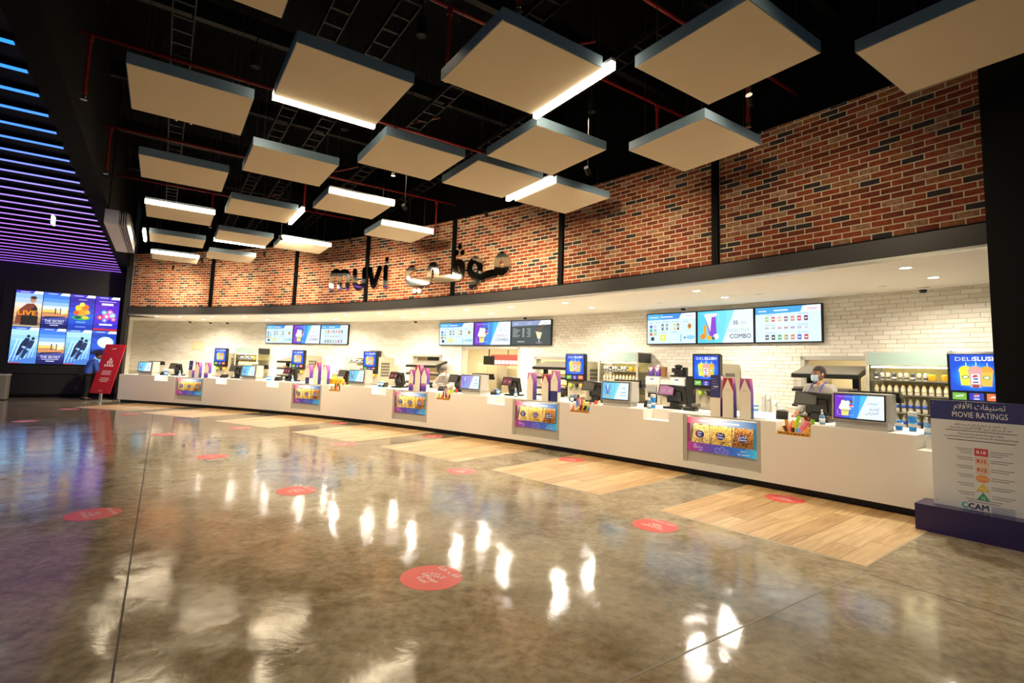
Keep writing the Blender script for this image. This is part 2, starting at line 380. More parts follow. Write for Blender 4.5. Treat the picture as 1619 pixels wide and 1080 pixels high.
for row in range(25):
    z0 = 3.475 + row * CH; hh = CH - 0.014
    if z0 + hh > 5.49: hh = 5.488 - z0
    if hh < 0.02: continue
    for s in range(7):
        hi = edges[s] - (dphi(0.06) if s else 0.05); lo = edges[s + 1] + (dphi(0.06) if s < 6 else 0.02)
        st = dphi(BLN); p = hi + (st / 2 if row % 2 else 0) + rb.uniform(-.02, .02)
        while p > lo + 0.03:
            a, b2 = min(p, hi), max(p - st + dphi(0.014), lo)
            if a - b2 > 0.05:
                x = rb.random(); i = 0 if x < .34 else 1 if x < .60 else 2 if x < .78 else 3 if x < .88 else 4
                bricks.append(((a + b2) / 2, round(R(a - b2) * BR, 3), z0 + hh / 2, hh, i, rb.uniform(-.004, .003), rb.uniform(-.6, .6)))
            p -= st
def cdist(p, z): v = pb(p, 0, z) - Vector((0, 0, 1.65)); return v.length
bricks.sort(key=lambda b: cdist(b[0], b[2]))
inv_b = -wall_b.location
far = MB()
for k, (p, w, z, hh, i, dr, tl) in enumerate(bricks):
    if k < 300:
        o = bpy.data.objects.new('brick', brick_mesh(i, w, hh)); COL.objects.link(o); o.parent = wall_b
        o.location = pb(p, dr, z) + inv_b; o.rotation_euler = (0, R(tl), frA(p))
    else:
        mt = Matrix.Translation(pb(p, dr, z) + inv_b) @ Matrix.Rotation(frA(p), 4, 'Z') @ Matrix.Rotation(R(tl), 4, 'Y')
        me = brick_mesh(i, w, hh)
        far.add([mt @ v.co for v in me.vertices], [tuple(f.vertices) for f in me.polygons], i)
far.build('brick_courses', BRK, wall_b)['kind'] = 'stuff'
# back wall of pale tiles with openings to the kitchen
OPEN = [(53.97, 2.32, 0.0, 2.27), (58.57, 1.31, 1.02, 1.99), (49.75, 1.45, 1.02, 1.98), (37.78, 1.19, 1.15, 2.04)]   # phi, width, z0, z1
OPN = [(p + dphi(w / 2, BR + 3), p - dphi(w / 2, BR + 3), a, b) for p, w, a, b in OPEN]
wall_t = thing('wall_back', 'curved wall of pale cream tiles behind the counter', 'wall', pb(55, 3.0, 0), 0, None, 'structure')
M_TBED = mat('tile_bed', '#cfc6b2', 0.9)
ks = sorted({PN, 30.0} | {x for o in OPN for x in o[:2]}, reverse=True)
bed = MB()
for a, b in zip(ks, ks[1:]):
    o = [q for q in OPN if q[0] >= a - 1e-6 and q[1] <= b + 1e-6]
    if not o: bed.arc(pb, a, b, 3.0, 3.18, 0, 3.3)
    else:
        if o[0][2] > 0: bed.arc(pb, a, b, 3.0, 3.18, 0, o[0][2])
        bed.arc(pb, a, b, 3.0, 3.18, o[0][3], 3.3)
bed.build('tile_bed', M_TBED, wall_t, origin=tuple(wall_t.location)).location = (0, 0, 0)
TIL = [mat('tile_cream_%d' % i, c, 0.28, var=0.04, scale=9, bump=0.05) for i, c in enumerate(('#ebe5d6', '#f0ebde', '#e4ddcc', '#f3efe4'))]
TW, THT = 0.27, 0.0785; tiles = []
for row in range(13, 41):
    z0 = row * THT
    if z0 > 3.18: break
    z1 = min(z0 + THT - 0.003, 3.184); zc = (z0 + z1) / 2
    st = dphi(TW, BR + 3); p = PN + (row * 0.37 % 1) * st
    cuts = sorted([o for o in OPN if o[2] < zc < o[3]], reverse=True)
    segs = []; top = PN
    for o in cuts: segs.append((top, o[0])); top = o[1]
    segs.append((top, 31.5))
    while p > 31.5:
        for hi, lo in segs:
            a, b2 = min(p, hi), max(p - st + dphi(0.003, BR + 3), lo)
            if a - b2 > 0.02:
                x = rb.random(); tiles.append(((a + b2) / 2, round(R(a - b2) * (BR + 3), 3), zc, z1 - z0, 0 if x < .4 else 1 if x < .7 else 2 if x < .88 else 3))
        p -= st
def tdist(t): return (pb(t[0], 3, t[2]) - Vector((0, 0, 1.65))).length + (50 if t[0] < 33.6 else 0)
tiles.sort(key=tdist)
_tm = {}
def tile_mesh(i, w, h):
    key = (i, w, round(h, 3))
    if key not in _tm:
        w2, h2, c = w / 2, h / 2, 0.003; me = bpy.data.meshes.new('tile')
        vs = [(-w2, 0, -h2), (w2, 0, -h2), (w2, 0, h2), (-w2, 0, h2), (-w2 + c, -.009, -h2 + c), (w2 - c, -.009, -h2 + c), (w2 - c, -.009, h2 - c), (-w2 + c, -.009, h2 - c)]
        me.from_pydata(vs, [], [(4, 5, 6, 7), (0, 1, 5, 4), (1, 2, 6, 5), (2, 3, 7, 6), (3, 0, 4, 7)]); me.materials.append(TIL[i]); _tm[key] = me
    return _tm[key]
ft = MB()
for k, (p, w, z, hh, i) in enumerate(tiles):
    if k < 300:
        o = bpy.data.objects.new('tile', tile_mesh(i, w, hh)); COL.objects.link(o); o.parent = wall_t
        o.location = pb(p, 3.0, z) - wall_t.location; o.rotation_euler = (0, 0, frA(p))
    else:
        mt = Matrix.Translation(pb(p, 3.0, z) - wall_t.location) @ Matrix.Rotation(frA(p), 4, 'Z'); me = tile_mesh(i, w, hh)
        ft.add([mt @ v.co for v in me.vertices], [tuple(f.vertices) for f in me.polygons], i)
ft.build('tile_field', TIL, wall_t)['kind'] = 'stuff'
# steel frames of the openings
LABW = ['wide steel framed kitchen doorway below the middle menu screens', 'small steel framed hatch behind the middle food warmer', 'steel framed hatch behind the food warmer beside the blue slush machine', 'steel framed hatch behind the tall masked cashier']
for k, ((p, w, z0, z1), nm) in enumerate(zip(OPEN, ('door_1', 'window_1', 'window_2', 'window_3'))):
    t = atB(nm, LABW[k], 'doorway' if k == 0 else 'hatch', p, 3.0, 0); t['kind'] = 'structure'
    f = 0.06
    for a, b, c, d in ((-w / 2 - .02, -w / 2 + f, z0, z1), (w / 2 - f, w / 2 + .02, z0, z1), (-w / 2 - .02, w / 2 + .02, z1 - f, z1 + .02)) + (((-w / 2 - .02, w / 2 + .02, z0 - .02, z0 + f),) if z0 > 0 else ()):
        MB().box(a, b, -0.04, 0.2, c, d).build('frame', M_STEEL2, t)
# kitchen beyond
M_KW = mat('kitchen_wall', '#d8cba6', 0.7); M_KF = mat('kitchen_floor', '#6f675a', 0.5)
tag(MB().arc(pb, 80, 30, 6.6, 6.8, 0, 3.3).build('wall_kitchen', M_KW), 'plain cream wall at the back of the kitchen', 'wall', kind='structure')
tag(MB().arc(pb, 80, 30, 3.18, 6.6, 2.72, 2.8).build('ceiling_kitchen', mat('kitchen_ceiling', '#cfc6ad', 0.8)), 'low cream kitchen ceiling seen through the hatches', 'ceiling', kind='structure')
tag(MB().arc(pb, 80, PR, 1.3, 3.0, 0.0, .006).build('floor_bounce', mat('bounce_floor', '#c9c2b2', .4)), 'pale tiled floor strip behind the counter', 'floor', kind='structure')  # added pale strip that bounces light up to the soffit
# side walls of the counter niche, black walls of the foyer
tag(MB().arc(pb, PN + .3, PN, 1.35, 3.2, 0, 3.3).build('wall_niche', M_WHITE), 'short cream side wall at the left end of the counter', 'wall', kind='structure')
M_DARKW = mat('black_wall', '#070708', 0.6, spec=.25, var=0.15, scale=3)
tag(MB().arc(pb, PR, 20, -0.14, 0.25, 0, 7.6).arc(pb, PR, PR - .6, 0.25, 3.2, 0, 3.4).build('wall_right', M_DARKW), 'tall plain black wall right of the counter', 'wall', kind='structure')
def uwbox(u0, u1, w0, w1, z0, z1): c = [uw(u0, w0), uw(u1, w0), uw(u1, w1), uw(u0, w1)]; return MB().prism([(v.x, v.y) for v in c], z0, z1)
tag(uwbox(-15, -1.16, 25.6, 25.75, 0, 7.6).build('wall_left', mat('charcoal_wall', '#17171c', 0.5, var=0.2, scale=3)), 'charcoal wall carrying the eight poster screens', 'wall', kind='structure')
tag(uwbox(-1.3, -1.16, 23.95, 25.6, 0, 7.6).build('wall_return', M_DARKW), 'narrow black wall return between poster screens and counter', 'wall', kind='structure')
tag(uwbox(-15, -1.3, 25.56, 25.6, 0, 0.12).build('baseboard_left', M_BLACK), 'black skirting along the charcoal wall', 'baseboard', kind='structure')
tag(MB().arc(pb, PL, PR, 0.12, 0.3, 5.49, 7.6).build('wall_upper', mat('upper_black', '#040404', 0.9, spec=.1)), 'black wall above the bricks', 'wall', kind='structure')
tag(uwbox(-1.55, -1.25, -2, 25.6, 4.98, 7.6).build('wall_bulkhead', mat('bulkhead_black', '#030303', .8, spec=.1)), 'black bulkhead edge beside the glowing strip ceiling', 'bulkhead', kind='structure')
tag(uwbox(-15, -1.5, -2, 25.6, 5.0, 5.12).build('ceiling_lower', M_BLACK), 'black lowered ceiling holding the coloured light strips', 'ceiling', kind='structure')
tag(MB().box(-34, 24, -14, 38, 7.6, 7.8).build('ceiling_slab', mat('black_soffit', '#030303', 0.9, spec=.1)), 'black painted slab high above the hanging panels', 'ceiling', kind='structure')
# steelwork lost in the dark
M_BEAM = mat('dark_steelwork', '#0d0c0a', 0.6, spec=.2)
n = 0
for w in (3.2, 6.1, 9.0, 11.9, 14.8, 17.7):
    ob = uwbox(-1.2, 9, w, w + 0.12, 6.9, 7.2).build('trim_beam_%d' % n, M_BEAM); n += 1
    tag(ob, ORD[n - 1] + ' dark roof beam across the black ceiling, counted from the camera', 'beam', kind='structure')
# perforated cable trays
M_TRAY = mat('tray_steel', '#0e0d0c', 0.6, 0.3, spec=.2)
for k, u in enumerate((-0.1, 1.5, 2.15, 3.5, 5.0)):
    t = thing('cable_tray', 'dim steel cable tray, ' + ORD[k] + ' from the left above the ceiling panels', 'cable tray', uw(u, 0, 6.0), TH, 'cable trays in the dark ceiling')
    for s in (-.12, .12): MB().box(s - .008, s + .008, 2, 19, -.04, .04).build('side_rail', M_TRAY, t)
    mb = MB()
    for i in range(50): mb.box(-.12, .12, 2.1 + i * .34, 2.14 + i * .34, -.03, -.015)
    mb.build('rungs', M_TRAY, t)['kind'] = 'stuff'
# ================================================================ hanging panels, light bars, pipes
M_PANEL = mat('panel_cream', '#d8cab0', 0.85, var=0.03, scale=3)
M_PEDGE = mat('panel_edge', '#71889a', 0.5, var=0.05)  # blue-grey of the cool light put into the edge colour
M_WIRE = mat('wire', '#4a4a48', 0.4, 0.8)
PZ = 4.668
PAN = [(-.55, 3.55), (-.54, 6.48), (-.52, 9.37), (-.5, 12.33), (-.48, 15.27), (-.47, 18.2), (.83, 5.02), (.84, 7.9), (.86, 10.85), (.89, 13.78), (.9, 16.75),
       (2.23, 3.58), (2.23, 6.4), (2.25, 9.27), (2.27, 13.72), (3.68, 2.18), (3.64, 4.95), (3.63, 6.36), (3.75, 10.68), (5.12, .79), (5.1, 3.58), (5.1, 6.35)]
PLAB = ['at the top edge above the dark left panel', 'dim, nearest the blue light strips', 'behind the dim near panel on the left row', 'with a light bar along its near edge, left row', 'between two light bars at far left', 'furthest on the left row, against the bricks',
        'large, with a glowing bar on its far edge, left of centre', 'in the second row, left of the sprinkler', 'with a slanting light bar at its right corner', 'with a light bar along its far edge', 'last in the second row, before the bricks',
        'large, central, with the long slanting light bar', 'in the middle row, right of a red pipe', 'with a bright bar on its near edge, middle row', 'far in the middle row, bar on its near edge', 'large, top right of centre, no bar', 'small, right under the long slanting bar', 'left of the lower slanting light bar', 'above the mirror letters, bar on its near edge', 'at the top right corner, partly cut off', 'beside the brick wall below the large right panel', 'right of the lower slanting light bar, before the bricks']
pm = None
for k, (u, w) in enumerate(PAN):
    lab = 'square cream ceiling panel ' + PLAB[k]
    if pm is None:
        t = thing('ceiling_panel', lab, 'ceiling panel', uw(u + .6, w + .6, PZ), TH, 'hanging square ceiling panels')
        MB().box(-.592, .592, -.592, .592, 0, .1).build('board', M_PANEL, t)
        for a in ((-.6, .6, -.6, -.592), (-.6, .6, .592, .6), (-.6, -.592, -.592, .592), (.592, .6, -.592, .592)):
            MB().box(*a, .004, .125).build('edge_strip', M_PEDGE, t)
        MB().box(-.592, .592, -.592, .592, .1, .11).build('back', M_BLACK, t)
        for a in (-.45, .45):
            for b in (-.45, .45): MB().box(a - .003, a + .003, b - .003, b + .003, .11, 2.6).build('wire', M_WIRE, t)
        pm = t
    else: dup(pm, uw(u + .6, w + .6, PZ), TH, lab)
M_BAR = emat('bar_glow', BAR_C, BAR_E)
M_BARH = mat('bar_housing', '#d9d6cf', 0.4)
BARS = [(.83, 6.28, 2.03, 6.28, 'on the far edge of the large panel left of centre'), (3.5, 3.5, 3.5, 4.8, 'long and slanting beside the large central panel'), (4.96, 6.3, 4.96, 7.58, 'slanting between two panels above the brick wall'),
        (-.5, 12.25, .7, 12.25, 'along the near edge of a panel in the left row'), (-.58, 15.15, -.58, 16.45, 'short-looking, at far left near the purple ceiling'), (.89, 15.05, 2.09, 15.05, 'on the far edge of a second-row panel'),
        (-.48, 18.12, .72, 18.12, 'lowest on the left, just above the bricks'), (2.25, 13.64, 3.45, 13.64, 'middle row, above the second brick bay'), (3.72, 10.6, 4.92, 10.6, 'nearest the mirror letters'), (2.24, 9.2, 3.44, 9.2, 'bright, centre, on a near panel edge'), (2.13, 10.75, 2.13, 12.02, 'small and slanting at a panel corner left of centre')]
for (u0, w0, u1, w1, lab) in BARS:
    t = thing('light_bar', 'glowing warm light bar ' + lab, 'light', uw((u0 + u1) / 2, (w0 + w1) / 2, PZ + .0), TH, 'linear light bars on the panels')
    L_ = math.hypot(u1 - u0, w1 - w0) / 2
    x, y = (L_, .028) if abs(u1 - u0) > .1 else (.028, L_)
    MB().box(-x, x, -y, y, -.022, .06).build('diffuser', M_BAR, t)
    MB().box(-x - .003, x + .003, -y - .003, y + .003, .06, .09).build('housing', M_BARH, t)
# red sprinkler pipes
M_RED = mat('red_pipe', '#7d1712', 0.4, var=0.1)
M_CHR = mat('sprinkler_chrome', '#c9c4b8', 0.2, 1.0)
PIPES = [(5.3, -2, 9, [2.55, 6.3]), (8.68, -2, 7.5, [-1.12, 3.2]), (12.05, -2, 6.6, [-1.12, 2.4, 5.67]), (3.81, 1.2, 9, [2.55, 6.39]), (15.3, -2, 4.5, [0.8])]
for k, (w, u0, u1, heads) in enumerate(PIPES):
    t = thing('sprinkler_pipe', 'red sprinkler pipe, ' + ORD[[1, 2, 3, 0, 4][k]] + ' from the camera, above the panels', 'pipe', uw(0, w, 5.95), TH, 'red sprinkler pipes')
    MB().tube([(u0, 0, 0), (u1, 0, 0)], .024, 10).build('main_pipe', M_RED, t, True)
    for h in heads:
        mb = MB().tube([(h, 0, 0), (h, 0, -.86)], .021, 8).tube([(h, 0, -.1), (h, 0, -.02)], .035, 8).tube([(h, 0, -.84), (h, 0, -.78)], .03, 8)
        d = mb.build('drop_pipe', M_RED, t)
        MB().lathe([(.014, -.86), (.024, -.87), (.024, -.885), (.01, -.89), (.01, -.915), (.04, -.92), (.042, -.928), (.0, -.93)], 12, (h, 0, 0)).build('sprinkler_head', M_CHR, d)
    for h in range(int(u0) + 1, int(u1), 3): MB().box(h - .006, h + .006, -.006, .006, .02, 1.64).build('hanger', M_WIRE, t)
    jog = (u0 + u1) / 2 + .7
    MB().tube([(jog, 0, 0), (jog, -.02, .12), (jog + .5, -.25, .3)], .017, 8).build('branch_pipe', M_RED, t)
# added black spotlights between the panels, put in to brighten the bricks
M_CAN = mat('added_spot_can', '#0c0c0c', 0.6, spec=.2)
em_sp = emat('added_spot_lens', SPOT_C, 4)
ADDED_WASH = [((5.0, 2.95), 36.5, .15), ((5.0, 5.5), 42.0, .45), ((4.95, 8.3), 47.0, .9), ((3.56, 8.95), 51.5, 1.4), ((3.56, 12.3), 57.0, 1.2), ((2.16, 13.2), 61.5, 1.6), ((2.16, 15.6), 66.0, 1.5), ((.79, 17.95), 71.0, 1.6), ((.1, 20.2), 76.0, 1.4)]
for k, ((u, w), p, f) in enumerate(ADDED_WASH):
    a = uw(u, w, 4.58); d = (pb(p, 0, 3.2) - a).normalized()
    t = thing('added_washer', 'small black spotlight between panels aimed at the bricks, ' + ORD[k] + ' from the right', 'light', a, 0, 'spotlights for the brick wall')
    MB().tube([d * -.07, d * .06], .035, 12).build('can', M_CAN, t); MB().tube([d * .06, d * .063], .03, 12).build('lens', em_sp, t); MB().box(-.005, .005, -.005, .005, .03, 3.0).build('stem', M_CAN, t)
    l = bpy.data.lights.new('added_washer_lamp', 'SPOT'); l.energy = SPOT_W * f; l.color = SPOT_C; l.spot_size = R(104); l.spot_blend = 1.0; l.shadow_soft_size = .04
    lo = bpy.data.objects.new('lamp', l); COL.objects.link(lo); lo.parent = t; lo.location = d * .075; lo.rotation_euler = d.to_track_quat('-Z', 'Y').to_euler()
# added downlights above the panels, put in to brighten the foyer floor
ADDED_FLOODS = [(1.9, 1.0, .25), (3.5, 1.4, .4), (-1.0, 2.4, .15), (.75, 3.6, .3), (2.2, 5.3, .6), (.72, 7.2, .7), (3.55, 8.8, 1), (2.2, 8.3, .9), (.75, 9.7, .9), (.75, 12.6, 1), (4.95, 3.0, .8), (2.15, 12.9, 1), (.8, 15.9, 1), (4.98, 5.4, .9), (3.55, 4.4, .6)]
for k, (u, w, f) in enumerate(ADDED_FLOODS):
    t = thing('added_downlight', 'small black downlight in the dark ceiling, ' + ORD[k] + ' by distance', 'light', uw(u, w, 5.5), 0, 'downlights between the panels')
    MB().lathe([(.05, .16), (.06, .15), (.06, -.06), (.055, -.06), (.05, .06)], 12).build('can', M_CAN, t)
    MB().lathe([(.046, .05), (.046, .052)], 12).build('lens', em_sp, t)
    MB().box(-.006, .006, -.006, .006, .15, 2.1).build('stem', M_CAN, t)
    l = bpy.data.lights.new('downlight_lamp', 'SPOT'); l.energy = FLOOD_W * f; l.color = SPOT_C; l.spot_size = R(120); l.spot_blend = 1.0; l.shadow_soft_size = .06
    lo = bpy.data.objects.new('lamp', l); COL.objects.link(lo); lo.parent = t; lo.location = (0, 0, -.07)
# coloured strip ceiling at left
k = 0
for i in range(28):
    w = 7.35 + i * .672; f = i / 27
    if w > 25.5: break
    st = [(0, (0.015, 0.17, 0.62)), (.2, (.05, .15, .62)), (.34, (.20, .15, .65)), (.6, (.32, .11, .60)), (1, (.24, .08, .58))]
    for (a, ca), (b, cb) in zip(st, st[1:]):
        if a <= f <= b: x = (f - a) / (b - a); c = tuple(p + (q - p) * x for p, q in zip(ca, cb)); break
    m = emat('strip_glow_%d' % i, c, 2.2)
    t = thing('light_strip', 'thin %s light strip, %s from the camera on the black ceiling' % ('blue' if f < .25 else 'violet' if f < .5 else 'purple', ORD[i]), 'light strip', uw(-1.56, w, 4.93), TH, 'coloured ceiling light strips')
    MB().box(-13, 0, -.035, .035, .0, .012).build('diffuser', m, t); MB().box(-13, 0, -.045, .045, .012, .07).build('channel', M_BLACK, t)
# vent box at the bulkhead edge, exit sign lamp and emergency light
t = thing('vent_box', 'pale ventilation box with slots lit purple beside the strip ceiling', 'vent box', uw(-1.05, 13.9, 4.28), TH)
MB().box(-.19, .06, 0, 3.7, .2, .5).build('body', mat('vent_white', '#c9c9cf', 0.5), t)
for i in range(4): MB().box(.07 + i * .04, .09 + i * .04, 0, 3.7, .2, .5).build('slat', mat('vent_slat', '#9a9aa2', 0.4), t)
MB().box(.06, .24, .0, 3.7, .46, .5).build('cover', M_BLACK, t)
for (u, w) in ((-.15, .2), (.2, 3.3)): MB().box(u - .01, u + .01, w - .01, w + .01, .5, 3.3).build('hanger', M_BLACK, t)
t = thing('exit_lamp', 'small white lit sign hanging below the purple strips', 'sign', uw(-2.3, 15.6, 4.6), TH)
MB().rbox(-.02, .02, -.16, .16, 0, .2, .01).build('panel', emat('exit_glow', '#e8fff4', 2.0), t); MB().box(-.005, .005, -.005, .005, .2, .33).build('rod', M_WIRE, t)
t = thing('emergency_light', 'white twin-head emergency light fixed under the dark ceiling, left', 'emergency light', uw(.0, 8.9, 5.25), TH)
MB().box(-.12, .12, -.05, .05, 0, .14).build('body', mat('em_white', '#cfcfcf', 0.5), t)
for s in (-.09, .09): MB().lathe([(.012, -.12), (.03, -.1), (.03, -.06), (.01, -.02), (.01, 0)], 10, (s, 0, 0)).build('lamp_head', M_CHR, t)
MB().box(-.01, .01, -.01, .01, .14, 2.35).build('stem', M_WIRE, t)
# recessed downlights of the soffit
EM_D = emat('downlight_glow', DOWN_C, 18)
M_RING = mat('ring_white', '#f3f0e8', 0.5)
DL = [(p, r) for p in (34.6, 40.45, 46.3, 52.3, 58.65, 64.2, 70.0, 75.6) for r in (.72, 1.79)] + [(p, .72) for p in (49.4, 55.4, 61.4, 67.1, 72.8, 77.6)]
DL.sort(key=lambda d: (d[1], -d[0]))
cnt = {.72: 0, 1.79: 0}
for p, r in DL:
    row = 'front' if r < 1 else 'rear'; i = cnt[r]; cnt[r] += 1
    t = atB('downlight', 'recessed white soffit downlight, %s row, %s from the left' % (row, ORD[i]), 'downlight', p, r, 3.183, 'soffit downlights')
    MB().lathe([(.088, .0), (.088, -.006), (.07, -.006), (.066, .0)], 20).build('ring', M_RING, t); MB().lathe([(.066, -.001), (.0, -.002)], 20).build('lens', EM_D, t)
    l = bpy.data.lights.new('downlight_lamp', 'AREA'); l.shape = 'DISK'; l.size = .13; l.energy = DOWN_W; l.color = DOWN_C; l.spread = R(156)
    lo = bpy.data.objects.new('lamp', l); COL.objects.link(lo); lo.parent = t; lo.location = (0, 0, -.012)
M_DOME = mat('dome_black', '#161616', 0.15)
for k, (p, r) in enumerate([(79.0 - .9, 2.6), (76.75, 2.85), (75.3, 2.85), (59.35, 2.85), (51.46, 2.8), (42.98, 2.75), (35.31, 2.75)]):
    t = atB('dome_camera', 'black security dome camera on the soffit, ' + ORD[k] + ' from the left', 'security camera', p, r, 3.185, 'soffit dome cameras')
    MB().lathe([(.085, 0), (.085, -.03), (.06, -.035)], 16).build('mount', M_RING, t); MB().lathe([(.058, -.033), (.055, -.06), (.04, -.085), (.0, -.095)], 16).build('dome', M_DOME, t, True)
for k, (p, r) in enumerate(((36.0, 2.2), (43.2, 1.9), (39.3, 1.85))):
    t = atB('vent_disc', 'small round soffit vent, ' + ORD[k] + ' of three at right', 'vent', p, r, 3.185, 'soffit vents'); MB().lathe([(.06, 0), (.06, -.008), (.03, -.012)], 16).build('disc', M_RING, t)
# lamps of the kitchen
for k, p in enumerate((58.5, 54, 49.8, 37.8)):
    t = atB('kitchen_light', 'flat kitchen ceiling light behind ' + ('the small middle hatch', 'the wide doorway', 'the hatch by the blue machine', 'the hatch behind the tall cashier')[k], 'light', p, 4.6, 2.715, 'kitchen ceiling lights')
    MB().box(-.5, .5, -.15, .15, -.03, 0).build('diffuser', emat('kitchen_glow', (1, .9, .7), 5), t); MB().box(-.52, .52, -.17, .17, -.012, 0).build('frame', M_RING, t)
    l = bpy.data.lights.new('kitchen_lamp', 'AREA'); l.shape = 'RECTANGLE'; l.size = 1.0; l.size_y = .3; l.energy = 110; l.color = (1, .87, .64)
    lo = bpy.data.objects.new('lamp', l); COL.objects.link(lo); lo.parent = t; lo.location = (0, 0, -.035)
# ================================================================ print and screen graphics
class Gfx(MB):
    """flat shapes and lettering of many colours in one mesh; glow > 0 for lit screens"""
    def __init__(s, glow=0.0): super().__init__(); s.cols = []; s.glow = glow
    def c(s, col):
        if col not in s.cols: s.cols.append(col)
        return s.cols.index(col)
    def mats(s): return [emat('lit_%s_%.2f' % (c, s.glow), c, s.glow) if s.glow else mat('print_' + c, c, 0.5, var=0.02) for c in s.cols]
    def r(s, x0, x1, z0, z1, col, y=0.0): rect(s, x0, x1, z0, z1, y, s.c(col))
    def q(s, pts, col, y=0.0): quad(s, pts, y, s.c(col))
    def d(s, x, z, rx, col, rz=None, y=0.0, n=18, a0=0, a1=360): disc(s, x, z, rx, rz, y, s.c(col), n, a0, a1)
    def t(s, t, x, z, size, col, y=0.0, align='c', bold=0.0, fit=None): put_text(s, t, x, z, size, y, align, s.c(col), bold, 'xz', fit)
    def out(s, name, parent, loc=None):
        o = s.build(name, s.mats(), parent)
        if loc: o.location = loc
        return o
E1, E2, E3 = -0.001, -0.002, -0.003
def globe(g, x, z, r, y):
    """round red, white and blue drink emblem"""
    g.d(x, z, r, '#f4f6fa', y=y); 
    g.q([(x + r * .95 * math.cos(R(a)), z + r * .95 * math.sin(R(a))) for a in range(25, 186, 16)] + [(x - .2 * r, z + .05 * r), (x + .3 * r, z + .12 * r)], '#d8202c', y - .0005)
    g.q([(x + r * .95 * math.cos(R(a)), z + r * .95 * math.sin(R(a))) for a in range(205, 346, 14)] + [(x + .3 * r, z - .3 * r), (x - .3 * r, z - .38 * r)], '#1b4fb0', y - .0005)
def combo_cup(g, x, z, s, y, col):
    g.q([(x - .32 * s, z + .62 * s), (x + .32 * s, z + .62 * s), (x + .24 * s, z), (x - .24 * s, z)], col, y)
    for i, (a, b) in enumerate(((-.3, .66), (-.1, .72), (.14, .70), (.32, .66), (-.05, .88), (.15, .9), (-.22, .85), (.02, 1.05), (.2, 1.08), (-.14, 1.12))): g.d(x + a * s, z + b * s, .17 * s, '#f3efe4' if i % 2 else '#ffffff', y=y - .0002 - .0001 * i, n=10)
def screen_combo(w, h, kind, glow=0.95):
    g = Gfx(glow); x0, x1 = -w / 2, w / 2
    left = {'family': ['#7a35c8', '#4a63dd', '#3f93ea', '#52c0ee'], 'healthy': ['#58cfe8', '#63d6ec', '#74def0', '#84e4f2'], 'hotdog': ['#6fb8e0', '#63c3e4', '#74d2e6', '#8adfe9'], 'purple': ['#9a86d8', '#8c98dc', '#a79ade', '#b9a8e4']}[kind]
    for i, c in enumerate(left): g.q([(x0 + w * .16 * i, 0), (x0 + w * .16 * (i + 1), 0), (x0 + w * .16 * (i + 1) + (.06 if i < 3 else .14) * w * 1, h), (x0 + w * .16 * i + (.06 * w if i else 0), h)], c, 0)
    g.q([(x0 + w * .46, 0), (x1, 0), (x1, h), (x0 + w * .68, h)], '#e4f3fc', E1)
    for (a, b, c, d) in ((.06, .40, .12, .13), (.06, .40, .91, .92), (.06, .066, .12, .35), (.394, .40, .62, .92)): g.r(x0 + w * a, x0 + w * b, h * c, h * d, '#cfe6f6', E1)
    cx = x0 + w * .22
    if kind in ('family',):
        combo_cup(g, cx, h * .1, h * .52, E2, '#e6e27a'); g.t('muvi', cx, h * .28, h * .14, '#5b2f9c', E3 - .001); globe(g, cx + w * .13, h * .5, h * .085, E3)
        g.r(cx + w * .09, cx + w * .17, h * .68, h * .76, '#6d5234', E2)
    elif kind == 'healthy':
        g.q([(cx - .07 * w, h * .78), (cx + .12 * w, h * .86), (cx + .14 * w, h * .3), (cx + .02 * w, h * .16)], '#8c46d2', E1 - .0004)
        g.q([(cx - .07 * w, h * .8), (cx + .05 * w, h * .84), (cx + .02 * w, h * .34)], '#f2eefb', E2)
        for i in range(6): g.d(cx - .06 * w + .035 * w * i, h * (.86 + .02 * (i % 2)), .03 * w, '#fbf7ee', y=E2 - .0002 * i)
        g.r(cx - .11 * w, cx - .05 * w, h * .2, h * .56, '#f6a531', E2); g.d(cx - .12 * w, h * .2, .05 * w, '#f08f1f', y=E3); g.d(cx + .0 * w, h * .16, .045 * w, '#f7b53c', y=E3 - .0005); g.d(cx + .08 * w, h * .15, .03 * w, '#6a4a35', y=E3); g.d(cx + .13 * w, h * .2, .05 * w, '#e9edf2', y=E3)
    else:
        g.q([(cx - .1 * w, h * .8), (cx + .06 * w, h * .84), (cx + .03 * w, h * .3), (cx - .05 * w, h * .3)], '#5a74c4' if kind == 'hotdog' else '#8e7ad6', E1 - .0004); g.q([(cx - .05 * w, h * .85), (cx + .02 * w, h * .85), (cx - .005 * w, h * .42)], '#e9f2fa', E2)
        if kind == 'hotdog': g.d(cx, h * .16, .1 * w, '#e2b56a', h * .05, E2); globe(g, cx + .1 * w, h * .45, h * .06, E3)
        else: g.r(cx + .0 * w, cx + .08 * w, h * .15, h * .42, '#5ec4ea', E2)
    return g
